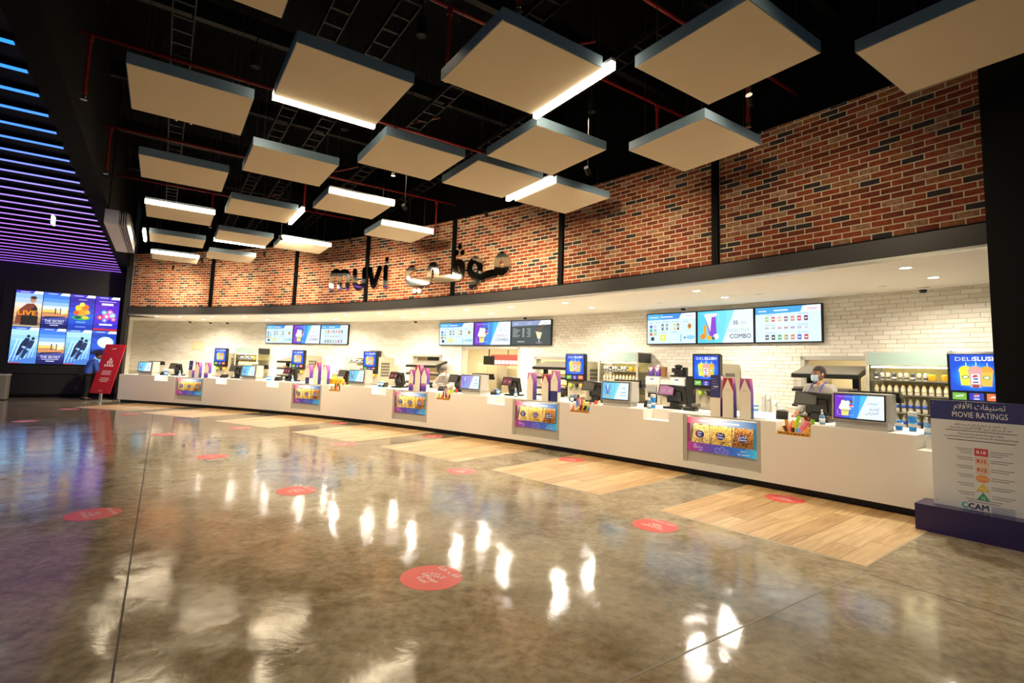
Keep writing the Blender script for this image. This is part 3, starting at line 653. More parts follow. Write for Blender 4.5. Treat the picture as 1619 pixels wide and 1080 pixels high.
def screen_drinks(w, h, glow=0.95):
    g = Gfx(glow); x0 = -w / 2
    g.r(x0, -x0, 0, h, '#d5ecfa'); g.q([(x0, h), (x0 + .82 * w, h), (x0 + .66 * w, h * .82), (x0, h * .80)], '#3f8fe0', E1); g.q([(x0, h), (x0 + .35 * w, h), (x0 + .3 * w, h * .81), (x0, h * .80)], '#55b4ea', E1 - .0005)
    g.q([(x0 + .72 * w, h * .99), (-x0, h * .99), (-x0, h * .82), (x0 + .67 * w, h * .82)], '#f3f8fd', E2 - .001); g.t('muvi', x0 + .88 * w, h * .87, h * .13, '#7b6a9c', E3)
    g.r(x0 + .04 * w, x0 + .24 * w, h * .875, h * .905, '#e8f4fd', E2); g.r(x0 + .3 * w, x0 + .54 * w, h * .875, h * .91, '#ffffff', E2)
    for i, (a, b, wd) in enumerate(((.03, .70, .1), (.17, .72, .1), (.31, .72, .16), (.53, .72, .14), (.75, .71, .1), (.3, .36, .1), (.52, .37, .12))): g.r(x0 + a * w, x0 + (a + wd) * w, h * b, h * (b + .018), '#9fb8d4', E1)
    for i, c in enumerate(('#4d63c8', '#c4cfdc', '#3fb48e', '#a9b9c8', '#c86a5e', '#b6d26a')): g.r(x0 + (.05 + .09 * (i % 2)) * w, x0 + (.11 + .09 * (i % 2)) * w, h * (.53 - .13 * (i // 2)), h * (.63 - .13 * (i // 2)), c, E1)
    g.r(x0 + .08 * w, x0 + .15 * w, h * .1, h * .22, '#22303c', E1)
    for i, (a, c) in enumerate(((.31, '#4a4d58'), (.40, '#7d8590'), (.56, '#d6d24a'), (.63, '#8c4a4a'))): g.r(x0 + a * w, x0 + (a + .04) * w, h * .45, h * .66, c, E1); g.r(x0 + (a + .01) * w, x0 + (a + .03) * w, h * .52, h * .6, '#e8eef2', E2)
    g.d(x0 + .88 * w, h * .56, .035 * w, '#d8962e', h * .09, E1); g.d(x0 + .88 * w, h * .56, .02 * w, '#7d4a20', h * .03, E2)
    g.r(x0 + .28 * w, x0 + .40 * w, h * .1, h * .3, '#e8e24a', E1); g.d(x0 + .34 * w, h * .2, .03 * w, '#fbf6c0', y=E2); g.r(x0 + .70 * w, x0 + .715 * w, h * .05, h * .3, '#57b8d8', E1); g.d(x0 + .9 * w, h * .2, .09 * w, '#8fd0ec', h * .06, E1); g.r(x0 + .77 * w, x0 + .8 * w, h * .16, h * .22, '#5a6a7a', E1)
    return g
def screen_snacks(w, h, glow=0.95):
    g = Gfx(glow); x0 = -w / 2
    g.r(x0, -x0, 0, h, '#d8eefa'); g.q([(x0, h), (x0 + .80 * w, h), (x0 + .7 * w, h * .83), (x0, h * .80)], '#47a8e6', E1)
    g.q([(x0 + .74 * w, h * .99), (-x0, h * .99), (-x0, h * .83), (x0 + .71 * w, h * .83)], '#f3f8fd', E2); g.t('muvi', x0 + .88 * w, h * .87, h * .13, '#b06a8c', E3)
    g.r(x0 + .05 * w, x0 + .18 * w, h * .875, h * .905, '#e8f4fd', E2); g.r(x0 + .3 * w, x0 + .52 * w, h * .88, h * .915, '#ffffff', E2)
    rows = [('#9cc060', '#c83c5c', '#d8b08a', '#8a6a7a', '#d88a6a', '#d84a6a', '#6a3a5a'), ('#b88a9a', '#9ab0a0', '#c86a70', '#b04a50', '#7a6ab0', '#9aa0c0', '#c0c4d0'), ('#5a5a66', '#3a3a3e', '#3aa86a', '#b0a04a', '#d07a5a', '#4a5ac0', '#c8343c')]
    for r_, cs in enumerate(rows):
        z = h * (.58, .37, .06)[r_]; hh = h * (.14, .05, .14)[r_]
        g.r(x0 + .16 * w, x0 + .32 * w, z + hh + .05 * h, z + hh + .065 * h, '#9fb4cc', E1); g.r(x0 + .66 * w, x0 + .82 * w, z + hh + .05 * h, z + hh + .065 * h, '#9fb4cc', E1)
        for i, c in enumerate(cs): a = x0 + (.16 + .1 * i) * w; g.r(a, a + .055 * w, z, z + hh, c, E1); g.r(a + .01 * w, a + .045 * w, z + hh * .35, z + hh * .6, '#f0e8e8', E2)
    return g
def screen_coffee(w, h, glow=0.95):
    g = Gfx(glow); x0 = -w / 2
    g.r(x0, -x0, 0, h, '#3c4a4c'); g.q([(x0, h), (x0 + .76 * w, h), (x0 + .66 * w, h * .8), (x0, h * .78)], '#8f9fc4', E1); g.q([(x0 + .76 * w, h), (-x0, h), (-x0, h * .82), (x0 + .68 * w, h * .80)], '#eef4fb', E1); g.t('muvi', x0 + .88 * w, h * .86, h * .11, '#7f8fa8', E2)
    g.t('Coffee', x0 + .12 * w, h * .86, h * .09, '#f0f4fa', E2); g.t('القهوة', x0 + .46 * w, h * .87, h * .09, '#f0f4fa', E2)
    for i in range(7):
        z = h * (.66 - .055 * i)
        g.r(x0 + .03 * w, x0 + (.14 + .03 * (i * 3 % 4)) * w, z, z + .022 * h, '#a9b4b6', E1); g.r(x0 + .29 * w, x0 + .335 * w, z, z + .022 * h, '#d5dbdc', E1); g.r(x0 + (.4 + .02 * (i % 3)) * w, x0 + .5 * w, z, z + .022 * h, '#a9b4b6', E1)
    g.t('NESPRESSO', x0 + .26 * w, h * .1, h * .075, '#f2f4f4', E2, bold=.01)
    cx = x0 + .72 * w
    g.q([(cx - .09 * w, h * .55), (cx + .07 * w, h * .5), (cx + .03 * w, h * .25), (cx - .04 * w, h * .25)], '#e8dfae', E1); g.r(cx - .012 * w, cx + .012 * w, h * .1, h * .26, '#c9cdd0', E1); g.d(cx, h * .08, .09 * w, '#7d6a7e', h * .05, E1)
    for i in range(6): g.d(cx + (-.02 + .025 * i) * w, h * (.56 + .045 * i), .022 * w, '#6d4a3a', y=E2 - .0003 * i, n=8)
    return g
# ================================================================ menu screens on the back wall
M_BEZ = mat('screen_bezel', '#101216', 0.35)
def menu(phi, w, kind, label):
    t = atB('menu_screen', label, 'screen', phi, 2.9, 2.32, 'menu screens')
    hh = .765
    MB().box(-w / 2 + .004, w / 2 - .004, .012, .085, 0, hh).build('bezel', M_BEZ, t); MB().box(-.15, .15, .085, .1, .15, .6).build('wall_bracket', M_BEZ, t)
    W_, H_ = w - .05, hh - .045
    g = {'drinks': screen_drinks, 'snacks': screen_snacks, 'coffee': screen_coffee}[kind](W_, H_) if kind in ('drinks', 'snacks', 'coffee') else screen_combo(W_, H_, kind)
    if kind == 'healthy':
        g.t('35', W_ * .2, H_ * .55, H_ * .16, '#4a4468', E3, bold=.03); g.t('SAR', W_ * .34, H_ * .56, H_ * .11, '#9fb4c4', E3); g.t('HEALTHY', W_ * .26, H_ * .31, H_ * .17, '#a6c8cc', E3, fit=W_ * .36); g.t('COMBO', W_ * .28, H_ * .13, H_ * .19, '#43455c', E3, fit=W_ * .36, bold=.02)
    elif kind == 'family':
        g.t('109', W_ * .24, H_ * .6, H_ * .12, '#b78fb8', E3); g.t('SAR', W_ * .38, H_ * .6, H_ * .08, '#b9c4d8', E3); g.t('FAMILY', W_ * .27, H_ * .34, H_ * .16, '#d58aa0', E3, fit=W_ * .32); g.t('COMBO', W_ * .28, H_ * .16, H_ * .17, '#6a6a80', E3, fit=W_ * .34, bold=.015)
    g.out('picture', t, (0, .011, .022)); return t
TRIO = [(64.9, 71.99, ('drinks', 'family', 'snacks'), 'left'), (49.95, 57.6, ('drinks', 'family', 'coffee'), 'middle'), (38.08, 44.8, ('drinks', 'healthy', 'snacks'), 'right')]
KN = {'drinks': 'blue and white drinks menu screen', 'family': 'purple and blue family combo menu screen', 'snacks': 'pale blue snack menu screen', 'coffee': 'dark coffee menu screen', 'healthy': 'cyan healthy combo menu screen'}
for lo_, hi_, kinds, nm in TRIO:
    st = (hi_ - lo_) / 3; w = R(st) * (BR + 2.9)
    for i, kd in enumerate(kinds): menu(hi_ - st * (i + .5), w, kd, KN[kd] + ' of the ' + nm + ' trio on the tiles')
# ================================================================ service counter
M_CNT = mat('counter_white', '#f0ebe1', 0.35, var=0.02, scale=3)
M_CTOP = mat('counter_top_white', '#f1ede4', 0.3, var=0.02, scale=3)
NOT = [(74.0, 72.99), (69.31, 68.5), (65.49, 64.61), (61.01, 60.22), (58.12, 57.2), (54.15, 53.32), (51.33, 50.46), (47.51, 46.71), (44.75, 43.91), (40.96, 40.18), (38.18, 37.38)]
DSC = [71.36, 62.57, 55.68, 49.0, 42.4]; DHW = math.degrees(.625 / AR)
DIS = [(c + DHW, c - DHW) for c in DSC]
CL, CR, CD = 76.68, 36.6, 1.12
cnt_t = thing('service_counter', 'long curved white service counter with black plinth', 'counter', pa(55, .5, 0))
O_ = tuple(cnt_t.location)
def sub(mb, name, m, par): o = mb.build(name, m, par, origin=O_); o.location = (0, 0, 0); return o
body, top = MB(), MB()
ks = sorted({CL, CR} | {x for s in NOT + DIS for x in s}, reverse=True)
for a, b in zip(ks, ks[1:]):
    mid = (a + b) / 2
    if any(x > mid > y for x, y in NOT):
        body.arc(pa, a, b, 0, .36, .105, .8).arc(pa, a, b, .36, CD, .105, .955); top.arc(pa, a, b, .36, CD, .955, CT)
        top.arc(pa, a, b, 0, .36, .8, .815)
    elif any(x > mid > y for x, y in DIS):
        body.arc(pa, a, b, 0, .36, .105, .215).arc(pa, a, b, .36, CD, .105, .955); top.arc(pa, a, b, .36, CD, .955, CT)
    else: body.arc(pa, a, b, 0, CD, .105, .955); top.arc(pa, a, b, 0, CD, .955, CT)
sub(body, 'front_panels', M_CNT, cnt_t); sub(top, 'worktop', M_CTOP, cnt_t)
sub(MB().arc(pa, CL - .05, CR, .1, CD - .05, 0, .105), 'plinth', mat('plinth_black', '#15130f', 0.45), cnt_t)
M_BCAB = mat('back_cabinet', '#cfc8b8', 0.5)
for a, b, lab in ((81, 74.8, 'at the far left end'), (71.45, 68.1, 'under the leftmost food warmer'), (66.9, 64.1, 'under the cheese sauce machine'), (60.35, 55.97, 'under the middle food warmer'), (51.9, 48.0, 'right of the kitchen doorway'), (44.5, 41.95, 'under the coffee machines'), (40.75, 36.6, 'behind the tall masked cashier')):
    bk = thing('back_counter', 'white back counter run along the tiles ' + lab, 'counter', pb((a + b) / 2, 2.6, 0), 0, 'back counter runs')
    for mb, nm, mm in ((MB().arc(pb, a, b, 2.3, 2.95, .0, .86), 'cabinet', M_BCAB), (MB().arc(pb, a, b, 2.2, 2.98, .86, .9), 'worktop', M_CTOP)): o = mb.build(nm, mm, bk, origin=tuple(bk.location)); o.location = (0, 0, 0)
# ---------------------------------------------------------------- popcorn display cases set into the counter
def pop_mat(n, a, b, c):
    m, nt, bs = new_mat(n); tc = nt.nodes.new('ShaderNodeTexCoord'); vo = nt.nodes.new('ShaderNodeTexVoronoi'); vo.inputs['Scale'].default_value = 70
    nt.links.new(tc.outputs['Object'], vo.inputs['Vector']); cr = nt.nodes.new('ShaderNodeValToRGB'); nt.links.new(vo.outputs['Distance'], cr.inputs[0])
    e = cr.color_ramp.elements; e[0].position = .1; e[0].color = lin(a); e[1].position = .75; e[1].color = lin(c); x = e.new(.45); x.color = lin(b)
    nt.links.new(cr.outputs[0], bs.inputs['Base Color']); bs.inputs['Roughness'].default_value = .8; return m
POPM = [pop_mat('popcorn_salt', '#f6ecc4', '#e9d68c', '#b98f3c'), pop_mat('popcorn_cheese', '#f2df9c', '#dcb95c', '#a8741f'), pop_mat('popcorn_caramel', '#d8a452', '#a96a1f', '#5a2f0c')]
M_HDR = ramp_mat('popcorn_header', [(0, '#d8456a'), (.2, '#f7b8b0'), (.45, '#fff2ea'), (.7, '#a9b8d0'), (1, '#3a6f9c')], s=1.0, noise=.08)  # printed colours with white glare put into the glowing middle
M_PRN = ramp_mat('popcorn_print', [(0, '#b8306a'), (.22, '#7a3a8c'), (.5, '#3a4a9a'), (.8, '#2f6aa8'), (1, '#3fb0c0')], s=.75)
M_BADGE = ramp_mat('popcorn_badge', [(0, '#c03a60'), (.45, '#4a3a8c'), (1, '#2a3a80')], s=.35)
EM_C = emat('case_glow', (1, .88, .64), 16)
FLV = [('ملح', 'Salt'), ('جبنة', 'Cheese'), ('كراميل', 'Caramel')]
XW = [(-.50, -.185), (-.175, .175), (.185, .50)]
for k, p in enumerate(DSC):
    t = atA('popcorn_case', 'lit popcorn display case in the counter front, ' + ORD[k] + ' from the left', 'display case', p, 0.004, 0, 'popcorn display cases')
    for s in (-1, 1): MB().box(*sorted((s * .56, s * .622)), .0, .3, .22, .955).build('pillar', M_STEEL2, t)
    MB().box(-.56, .56, .03, .05, .22, .40).build('apron', M_STEEL2, t); MB().box(-.622, .622, .012, .35, .955, .972).build('top_plate', M_STEEL2, t); MB().box(-.622, .622, .3, .32, .22, .955).build('back_plate', M_STEEL2, t)
    MB().box(-.56, .56, .012, .02, .40, .53).build('lower_print', M_PRN, t)
    MB().box(-.56, .56, .012, .02, .835, .935).build('header_print', M_HDR, t)
    for s, mm in ((-1, '#b8406a'), (1, '#3fa6bc')): MB().box(*sorted((s * .51, s * .56)), .012, .02, .53, .835).build('side_print', emat('side_print_' + mm, mm, .4), t)
    MB().box(-.54, .54, .024, .05, .875, .9).build('lamp_strip', EM_C, t)
    rp = random.Random(k + 5)
    for i, (a, b) in enumerate(XW):
        mb = MB(); nx, nz = 16, 9; vs = []
        for zi in range(nz + 1):
            for xi in range(nx + 1):
                f = zi / nz; vs.append((a + (b - a) * xi / nx, .04 + .07 * f + rp.uniform(0, .012), .53 + (.285 + .015 * math.sin(xi * .8 + i)) * f + rp.uniform(-.006, .006)))
        fs = [(z * (nx + 1) + x, z * (nx + 1) + x + 1, (z + 1) * (nx + 1) + x + 1, (z + 1) * (nx + 1) + x) for z in range(nz) for x in range(nx)]
        mb.add(vs, fs); pc = mb.build('popcorn', POPM[i], t); pc['kind'] = 'stuff'
        bx = (a + b) / 2 + .0
        bd = MB(); disc(bd, bx, .675, .075, .058, .008, 0, 24); bo = bd.build('flavour_badge', M_BADGE, t)
        tx = Gfx(.9); tx.t(FLV[i][0], bx, .688, .05, '#ffffff', .0065); tx.t(FLV[i][1], bx, .645, .038, '#ffffff', .0065); tx.out('lettering', bo)
        if i < 2: MB().box(b + .001, b + .009, .014, .026, .53, .835).build('divider', M_STEEL, t)
    tx = Gfx(.8)
    tx.t('ملح', -.42, .49, .035, '#f4e8f4', .0105); tx.t('جبنة كراميل', -.37, .455, .035, '#f4e8f4', .0105); tx.t('مكس', -.33, .418, .03, '#f4e8f4', .0105); tx.t('لا تحتار', .36, .475, .038, '#eaf4fa', .0105); tx.t('اختارهم سوا', .36, .43, .038, '#eaf4fa', .0105)
    for (a, b, c) in ((-.05, .45, .045), (.03, .47, .045), (.09, .44, .04), (.0, .43, .035)): tx.d(a, b, c, '#8f84b8', y=.0112 - .0001 * c * 100, n=14); tx.d(a, b, c * .8, '#5a4f96', y=.0105 - .0001 * c * 100, n=14)
    tx.out('print_lettering', t)
    tx = Gfx(1.1); tx.r(-.35, -.17, .875, .9, '#fff6ee', .0105); tx.r(-.05, .3, .868, .89, '#ffffff', .0105); tx.out('header_lettering', t)
# ---------------------------------------------------------------- menu boxes standing on the counter
M_HOUS = mat('display_steel', '#c4c0b6', 0.35, 0.15, var=0.05, scale=25)
KD = ['hotdog', 'hotdog', 'hotdog', 'purple', 'hotdog', 'family']
for k, p in enumerate([75.03, 67.12, 59.34, 52.41, 45.84, 39.22]):
    t = atA('menu_box', 'steel counter menu box with lit screen, ' + ORD[k] + ' from the left', 'screen', p, .1, CT, 'counter menu boxes')
    MB().prism([(0, .10), (.29, .10), (.29, .47), (.03, .47)], -.33, .33, 'x').build('housing', M_HOUS, t)
    MB().prism([(.03, 0), (.27, 0), (.27, .10), (.03, .10)], -.30, .30, 'x').build('base', M_HOUS, t)
    rot = Matrix.Translation((0, -.001, .10)) @ Matrix.Rotation(-math.atan2(.03, .37), 4, 'X')
    sc_ = MB().box(-.305, .285, -.012, 0, .022, .352).build('bezel', M_BEZ, t); sc_.matrix_local = rot
    g = screen_combo(.565, .305, KD[k], .95)
    if KD[k] == 'family': g.t('109SAR', .16, .19, .034, '#7a86a0', E3); g.t('كومبو', .18, .125, .05, '#6a7488', E3); g.t('العائلي', .15, .07, .05, '#6a7488', E3)
    else: g.r(.15, .22, .2, .215, '#8fb0c0', E3); g.r(.13, .24, .12, .14, '#9cc0c8', E3); g.r(.1, .24, .07, .085, '#a8c8d0', E3)
    go = g.out('picture', t); go.matrix_local = rot @ Matrix.Translation((-.01, -.0125, .035))
    rk = MB().box(-.22, .38, .3, .44, .36, .43).build('lid_rack', M_BEZ, t)
    for i in range(8): MB().rbox(-.215 + i * .074, -.15 + i * .074, .29, .43, .43, .495, .02, 3, 'x').build('lid_slot', M_DOME, rk)
    MB().box(.1, .14, .29, .32, .1, .36).build('rack_arm', M_BEZ, t)
# ================================================================ equipment along the back wall
def slush_gfx():
    g = Gfx(1.0); w, h = .54, .49; x0 = -w / 2
    g.r(x0, -x0, 0, h, '#1450d8')
    for i, c in enumerate(('#1668e4', '#1c86ee', '#2aa4f4', '#4cc0f8')): g.d(0, .2, .25 - .045 * i, c, .2 - .03 * i, E1 - .0002 * i, 28)
    g.t('DELI', -.115, .405, .075, '#e6f0ff', E3, fit=.19); g.t('SLUSH', .105, .405, .078, '#ffffff', E3, fit=.24, bold=.05)
    def cup(x, z, s, a, b, lg, y):
        g.q([(x - .062 * s, z + .19 * s), (x + .062 * s, z + .19 * s), (x + .048 * s, z), (x - .048 * s, z)], a, y); g.d(x, z + .19 * s, .068 * s, b, .065 * s, y - .0003, 16, 0, 180); g.r(x - .07 * s, x + .07 * s, z + .18 * s, z + .2 * s, b, y - .0005); g.r(x + .005 * s, x + .013 * s, z + .25 * s, z + .3 * s, '#f6fafc', y - .0006)
        if lg == 'globe': g.r(x - .04 * s, x + .04 * s, z + .04 * s, z + .16 * s, '#f2ecec', y - .0007); globe(g, x, z + .12 * s, .03 * s, y - .001); g.r(x - .025 * s, x + .025 * s, z + .055 * s, z + .07 * s, '#5a4a6a', y - .001); g.r(x - .03 * s, x + .03 * s, z, z + .035 * s, '#a8483c', y - .0007)
        else: g.d(x, z + .11 * s, .038 * s, lg, .024 * s, y - .0007); g.d(x, z + .11 * s, .026 * s, '#f4f8ee', .015 * s, y - .001)
    cup(-.105, .07, 1.05, '#e8ea4a', '#f2ec3c', '#6a9a28', E2); cup(.115, .065, 1.05, '#f5c24a', '#f2a93a', '#58a83a', E2); cup(0, .045, 1.15, '#d9a8a4', '#e2a79c', 'globe', E3 - .001)
    return g
M_TAPG, M_TAPO, M_TAPK = mat('tap_green', '#a8c83c', .4), mat('tap_orange', '#f0a422', .4), mat('tap_black', '#202020', .4)
M_BEIGE = mat('machine_beige', '#b3aa94', 0.45, 0.3, var=0.04)
SL = None
SLP = [(74.2, 2.0), (67.5, 2.0), (61.0, 1.72), (47.4, 2.0), (41.35, 2.0), (33.72, 1.5)]
SLL = ['slush machine with blue screen, furthest left', 'slush machine with blue screen below the left menu screens', 'slush machine with blue screen beside the left popcorn boxes and glass fridge', 'slush machine with blue screen between warmer and open fridge', 'slush machine with blue screen behind the nearest popcorn boxes', 'slush machine with blue screen, half hidden by the black wall']
for k, (p, r) in enumerate(SLP):
    if SL is None:
        t = atB('slush_machine', SLL[k], 'drink machine', p, r, 0, 'slush machines')
        MB().box(-.27, .27, .12, .85, 0, .88).build('stand', mat('stand_grey', '#8f8a7c', .5), t)
        MB().box(-.29, .29, .10, .9, .9, 1.86).build('body', M_BEIGE, t)
        gr = MB()
        for i in range(7):
            for j in range(5): gr.box(.2905, .293, .25 + i * .06, .29 + i * .06, 1.2 + j * .1, 1.27 + j * .1)
        gr.build('side_grille', M_TAPK, t)['kind'] = 'stuff'
        MB().prism([(0, 1.36), (.10, 1.33), (.10, 2.03), (0, 2.06), (-.012, 2.03), (-.012, 1.39)], -.3, .3, 'x').build('screen_housing', M_BEZ, t)
        slush_gfx().out('picture', t, (0, -.0135, 1.53))
        for i, (c, d) in enumerate((('#7cc04a', '#f2f6ea'), ('#3a3fc0', None), ('#f07a4a', '#f6efe4'))):
            g = Gfx(.9); x = -.18 + .18 * i; g.r(x - .075, x + .075, 1.405, 1.50, c)
            if d: g.q([(x - .045, 1.44), (x + .04, 1.455), (x + .05, 1.475), (x - .035, 1.46)], d, E1)
            else: globe(g, x, 1.465, .028, E1); g.r(x - .03, x + .03, 1.415, 1.43, '#e8ecf4', E1)
            g.out('flavour_tile', t, (0, -.0135, 0))
        for i, m in enumerate((M_TAPG, M_TAPK, M_TAPO)):
            x = -.17 + .17 * i; b = MB().lathe([(.05, 0), (.055, .02), (.055, .08), (.04, .1)], 14, (0, 0, 0), tf=lambda v, x=x: Vector((x + v.x, .1 - v.z, 1.24 + v.y))).build('tap', m, t)
            MB().box(x - .015, x + .015, .0, .06, 1.12, 1.2).tube([(x, .0, 1.21), (x, -.05, 1.28)], .012, 6).build('lever', M_STEEL, b)
        MB().box(-.26, .26, -.08, .1, .93, .96).build('drip_tray', M_STEEL, t)
        SL = t
    else: dup(SL, pb(p, r, 0), frA(p), SLL[k])
# fridges
M_FRH = mat('fridge_header', '#9db1a8', 0.25, var=.02); M_FBACK = mat('fridge_back', '#e6dca8', 0.6)
M_FGL = mat('fridge_glass', '#eef4ea', 0.05, 0, trans=1.0, var=0, alpha=.35)
M_PET = mat('clear_plastic', '#f2ead0', 0.12, trans=.55, var=.02, ior=1.2); M_LBL = mat('blue_label', '#2b4fb4', .4); M_CAP = mat('bottle_cap', '#e6e6e2', .4)
M_JUI = mat('juice_yellow', '#e8b530', .25, trans=.2); M_CARD = mat('carton_pale', '#e9dfbf', .6, var=.1, scale=20)
M_CANW = mat('can_white', '#e4e4ea', .25, .5); M_CAND = mat('can_dark', '#4a4f66', .3, .4)
def fix_parts(root, proto_parts):
    pass
def bottle(label, loc, rz, group):
    t = thing('water_bottle', label, 'bottle', loc, rz, group)
    MB().lathe([(.03, 0), (.034, .01), (.034, .05), (.031, .06), (.034, .07), (.034, .15), (.02, .19), (.014, .2)], 10).build('body', M_PET, t, True); MB().lathe([(.0352, .075), (.0352, .125)], 10).build('label_band', M_LBL, t, True); MB().lathe([(.016, .2), (.016, .222), (.0, .223)], 8).build('cap', M_CAP, t); return t
def can(label, loc, rz, group, dark):
    t = thing('drink_can', label, 'can', loc, rz, group)
    MB().lathe([(.024, 0), (.03, .008), (.03, .105), (.024, .118)], 12).build('body', M_CAND if dark else M_CANW, t, True); MB().lathe([(.0305, .02), (.0305, .05)], 12).build('label_band', M_CANW if dark else M_CAND, t, True); MB().lathe([(.024, .118), (.022, .121), (.0, .119)], 12).build('lid', M_STEEL, t); return t
def carton(label, loc, rz, group):
    t = thing('juice_bottle', label, 'bottle', loc, rz, group)
    MB().lathe([(.03, 0), (.036, .012), (.036, .09), (.02, .13), (.015, .14)], 10).build('body', M_CARD, t, True); MB().lathe([(.018, .14), (.018, .158), (.0, .159)], 8).build('cap', M_JUI, t); MB().lathe([(.0366, .03), (.0366, .075)], 10).build('label_band', M_PET, t, True); return t
def jar(label, loc, rz, group):
    t = thing('juice_jar', label, 'jar', loc, rz, group)
    MB().lathe([(.05, 0), (.055, .01), (.055, .09), (.045, .11)], 12).build('body', M_JUI, t, True); MB().lathe([(.047, .11), (.047, .13), (.0, .131)], 12).build('lid', M_STEEL, t); return t
PRO = {}
def stock(kind, fn, label, loc, rz, group, *a):
    key = (kind,) + a
    if key not in PRO: PRO[key] = fn(label, loc, rz, group, *a)
    else: o = dup(PRO[key], loc, rz, label); o['group'] = group
FR = [(72.5, 2, 'leftmost fridge'), (63.05, 2, 'second fridge'), (45.55, 3, 'third fridge'), (35.55, 4, 'nearest fridge')]
for k, (p, rows, nm) in enumerate(FR):
    r0 = 2.28
    t = atB('open_fridge', 'steel open-front drinks fridge, ' + ('furthest left', 'left of centre beside a slush machine', 'middle, with row of cans', 'nearest the ratings sign, four full shelves')[k], 'fridge', p, r0, 0, 'open drinks fridges')
    w = 1.13 / 2; d = .68
    for sx in (-1, 1):
        for y in (0, d - .04): MB().box(*sorted((sx * (w - .035), sx * w)), y, y + .04, 0, 2.09).build('post', M_STEEL2, t)
        MB().box(*sorted((sx * (w - .012), sx * (w - .006))), .04, d - .04, .9, 1.86).build('side_glass', M_FGL, t)
    MB().box(-w + .035, w - .035, -.004, .03, 1.88, 2.09).build('header', M_FRH, t)
    for sx in (-1, 1): MB().box(*sorted((sx * (w - .02), sx * w)), .04, d - .04, 1.86, 2.09).build('side_header', M_TAPK, t)
    MB().box(-w, w, 0, d, 2.09, 2.11).build('roof', M_STEEL2, t); MB().box(-w + .02, w - .02, d - .03, d - .02, .9, 2.08).build('back_panel', M_FBACK, t); MB().box(-w + .02, w - .02, 0, d - .02, 0, .84).build('base_cabinet', M_STEEL2, t)
    MB().box(-w + .06, w - .06, .06, .1, 1.84, 1.865).build('lamp', emat('fridge_lamp', (1, .82, .42), 14), t)
    zs = [1.64, 1.41, 1.12, .86]
    for z in zs[:4]: MB().box(-w + .04, w - .04, .08, d - .04, z - .018, z).build('shelf', M_STEEL, t)
    rz = frA(p); base = Matrix.Translation(pb(p, r0, 0)) @ Matrix.Rotation(rz, 4, 'Z')
    for row in range(rows):
        n = 11 if row != 0 else 12
        for i in range(n):
            x = -w + .1 + i * (2 * w - .2) / (n - 1); loc = base @ Vector((x, .16, zs[row])); o_ = ORD[i] + ' from the left'
            g_ = 'drinks in the ' + nm
            if row == 0 and i < 9: stock('can', can, 'small can, top shelf of the %s, %s' % (nm, o_), loc, rz, g_, (i * 5 + k) % 3 == 0)
            elif row == 0:
                if i != 10: stock('jar', jar, 'yellow juice jar, top shelf of the %s, %s' % (nm, 'left one' if i == 9 else 'right one'), loc, rz, g_)
            elif row == 1: stock('carton', carton, 'pale juice bottle, second shelf of the %s, %s' % (nm, o_), loc, rz, g_)
            else: stock('bottle', bottle, 'blue-labelled water bottle, %s shelf of the %s, %s' % (ORD[row], nm, o_), loc, rz, g_)
# food warmers
M_WARM = mat('warmer_black', '#1a1815', .35); M_WTOP = mat('warmer_top', '#8e897c', .3, .6); M_ROLL = mat('bread_tan', '#b98a55', .8, var=.25, scale=30)
M_GLS = mat('clear_glass', '#f4f6f2', 0.03, trans=1.0, var=0, alpha=.25)
def warmer(label, p, r, w, ztop, trays, short='the warmer'):
    t = atB('food_warmer', label, 'food warmer', p, r, .9, 'food warmers'); w /= 2; H = ztop - .9; d = .55
    MB().prism([(-.06, H - .16), (-.06, H - .09), (d, H + .07), (d, H - .0)], -w, w, 'x').build('top_hood', M_WARM, t); MB().prism([(-.045, H - .084), (-.045, H - .08), (d - .02, H + .078), (d - .02, H + .066)], -w + .03, w - .03, 'x').build('top_plate', M_WTOP, t)
    for z, nm in ((H - .36, 'middle_shelf'), (H - .64, 'lower_shelf')): s = MB().rbox(-w, w, -.05, d, z - .05, z, .02, 3, 'y').build(nm, M_WARM, t); MB().box(-w + .03, w - .03, -.045, -.04, z, z + .04).build('price_rail', M_WTOP, s)
    for sx in (-1, 1): MB().box(*sorted((sx * (w - .22), sx * (w - .12))), .3, .4, 0, H - .04).build('column', M_WARM, t); MB().box(*sorted((sx * (w - .012), sx * (w - .006))), .0, .3, H - .36, H - .1).build('side_glass', M_GLS, t)
    MB().box(-w, w, 0, d, 0, .04).build('base', M_WARM, t)
    g_ = 'snack trays in the food warmers'; m = Matrix.Translation(t.location) @ Matrix.Rotation(frA(p), 4, 'Z')
    for j, z in enumerate((H - .36, H - .64)):
        for i in range(trays):
            x = -w + .22 + (2 * w - .44) * i / max(1, trays - 1)
            q = thing('snack_tray', 'tray of tan snacks, %s on the %s of %s' % (ORD[i], ('middle shelf', 'lower shelf')[j], short), 'snack', m @ Vector((x, .16, z)), frA(p), g_)
            MB().prism([(-.09, .0), (.09, .0), (.105, .05), (-.105, .05)], -.09, .09, 'y').build('tray', M_CARD, q); mb = MB(); rr = random.Random(i + j * 7)
            for a in range(5): mb.ball((-.07 + a * .035, rr.uniform(-.04, .04), .06), .032, .06, .03, 8, 5)
            mb.build('rolls', M_ROLL, q, True)['kind'] = 'stuff'
warmer('black food warmer left of a slush machine with two open shelves', 69.0, 2.35, .95, 1.71, 2, 'the leftmost warmer')
warmer('black food warmer beside the capped cashier with trays of snacks', 57.9, 2.3, 1.3, 1.72, 4, 'the second warmer')
warmer('black food warmer left of the centre slush machine with trays of snacks', 49.2, 2.3, 1.15, 1.78, 4, 'the third warmer')
warmer('black food warmer behind the tall masked cashier with bare shelves', 37.62, 2.25, 1.1, 1.79, 0)
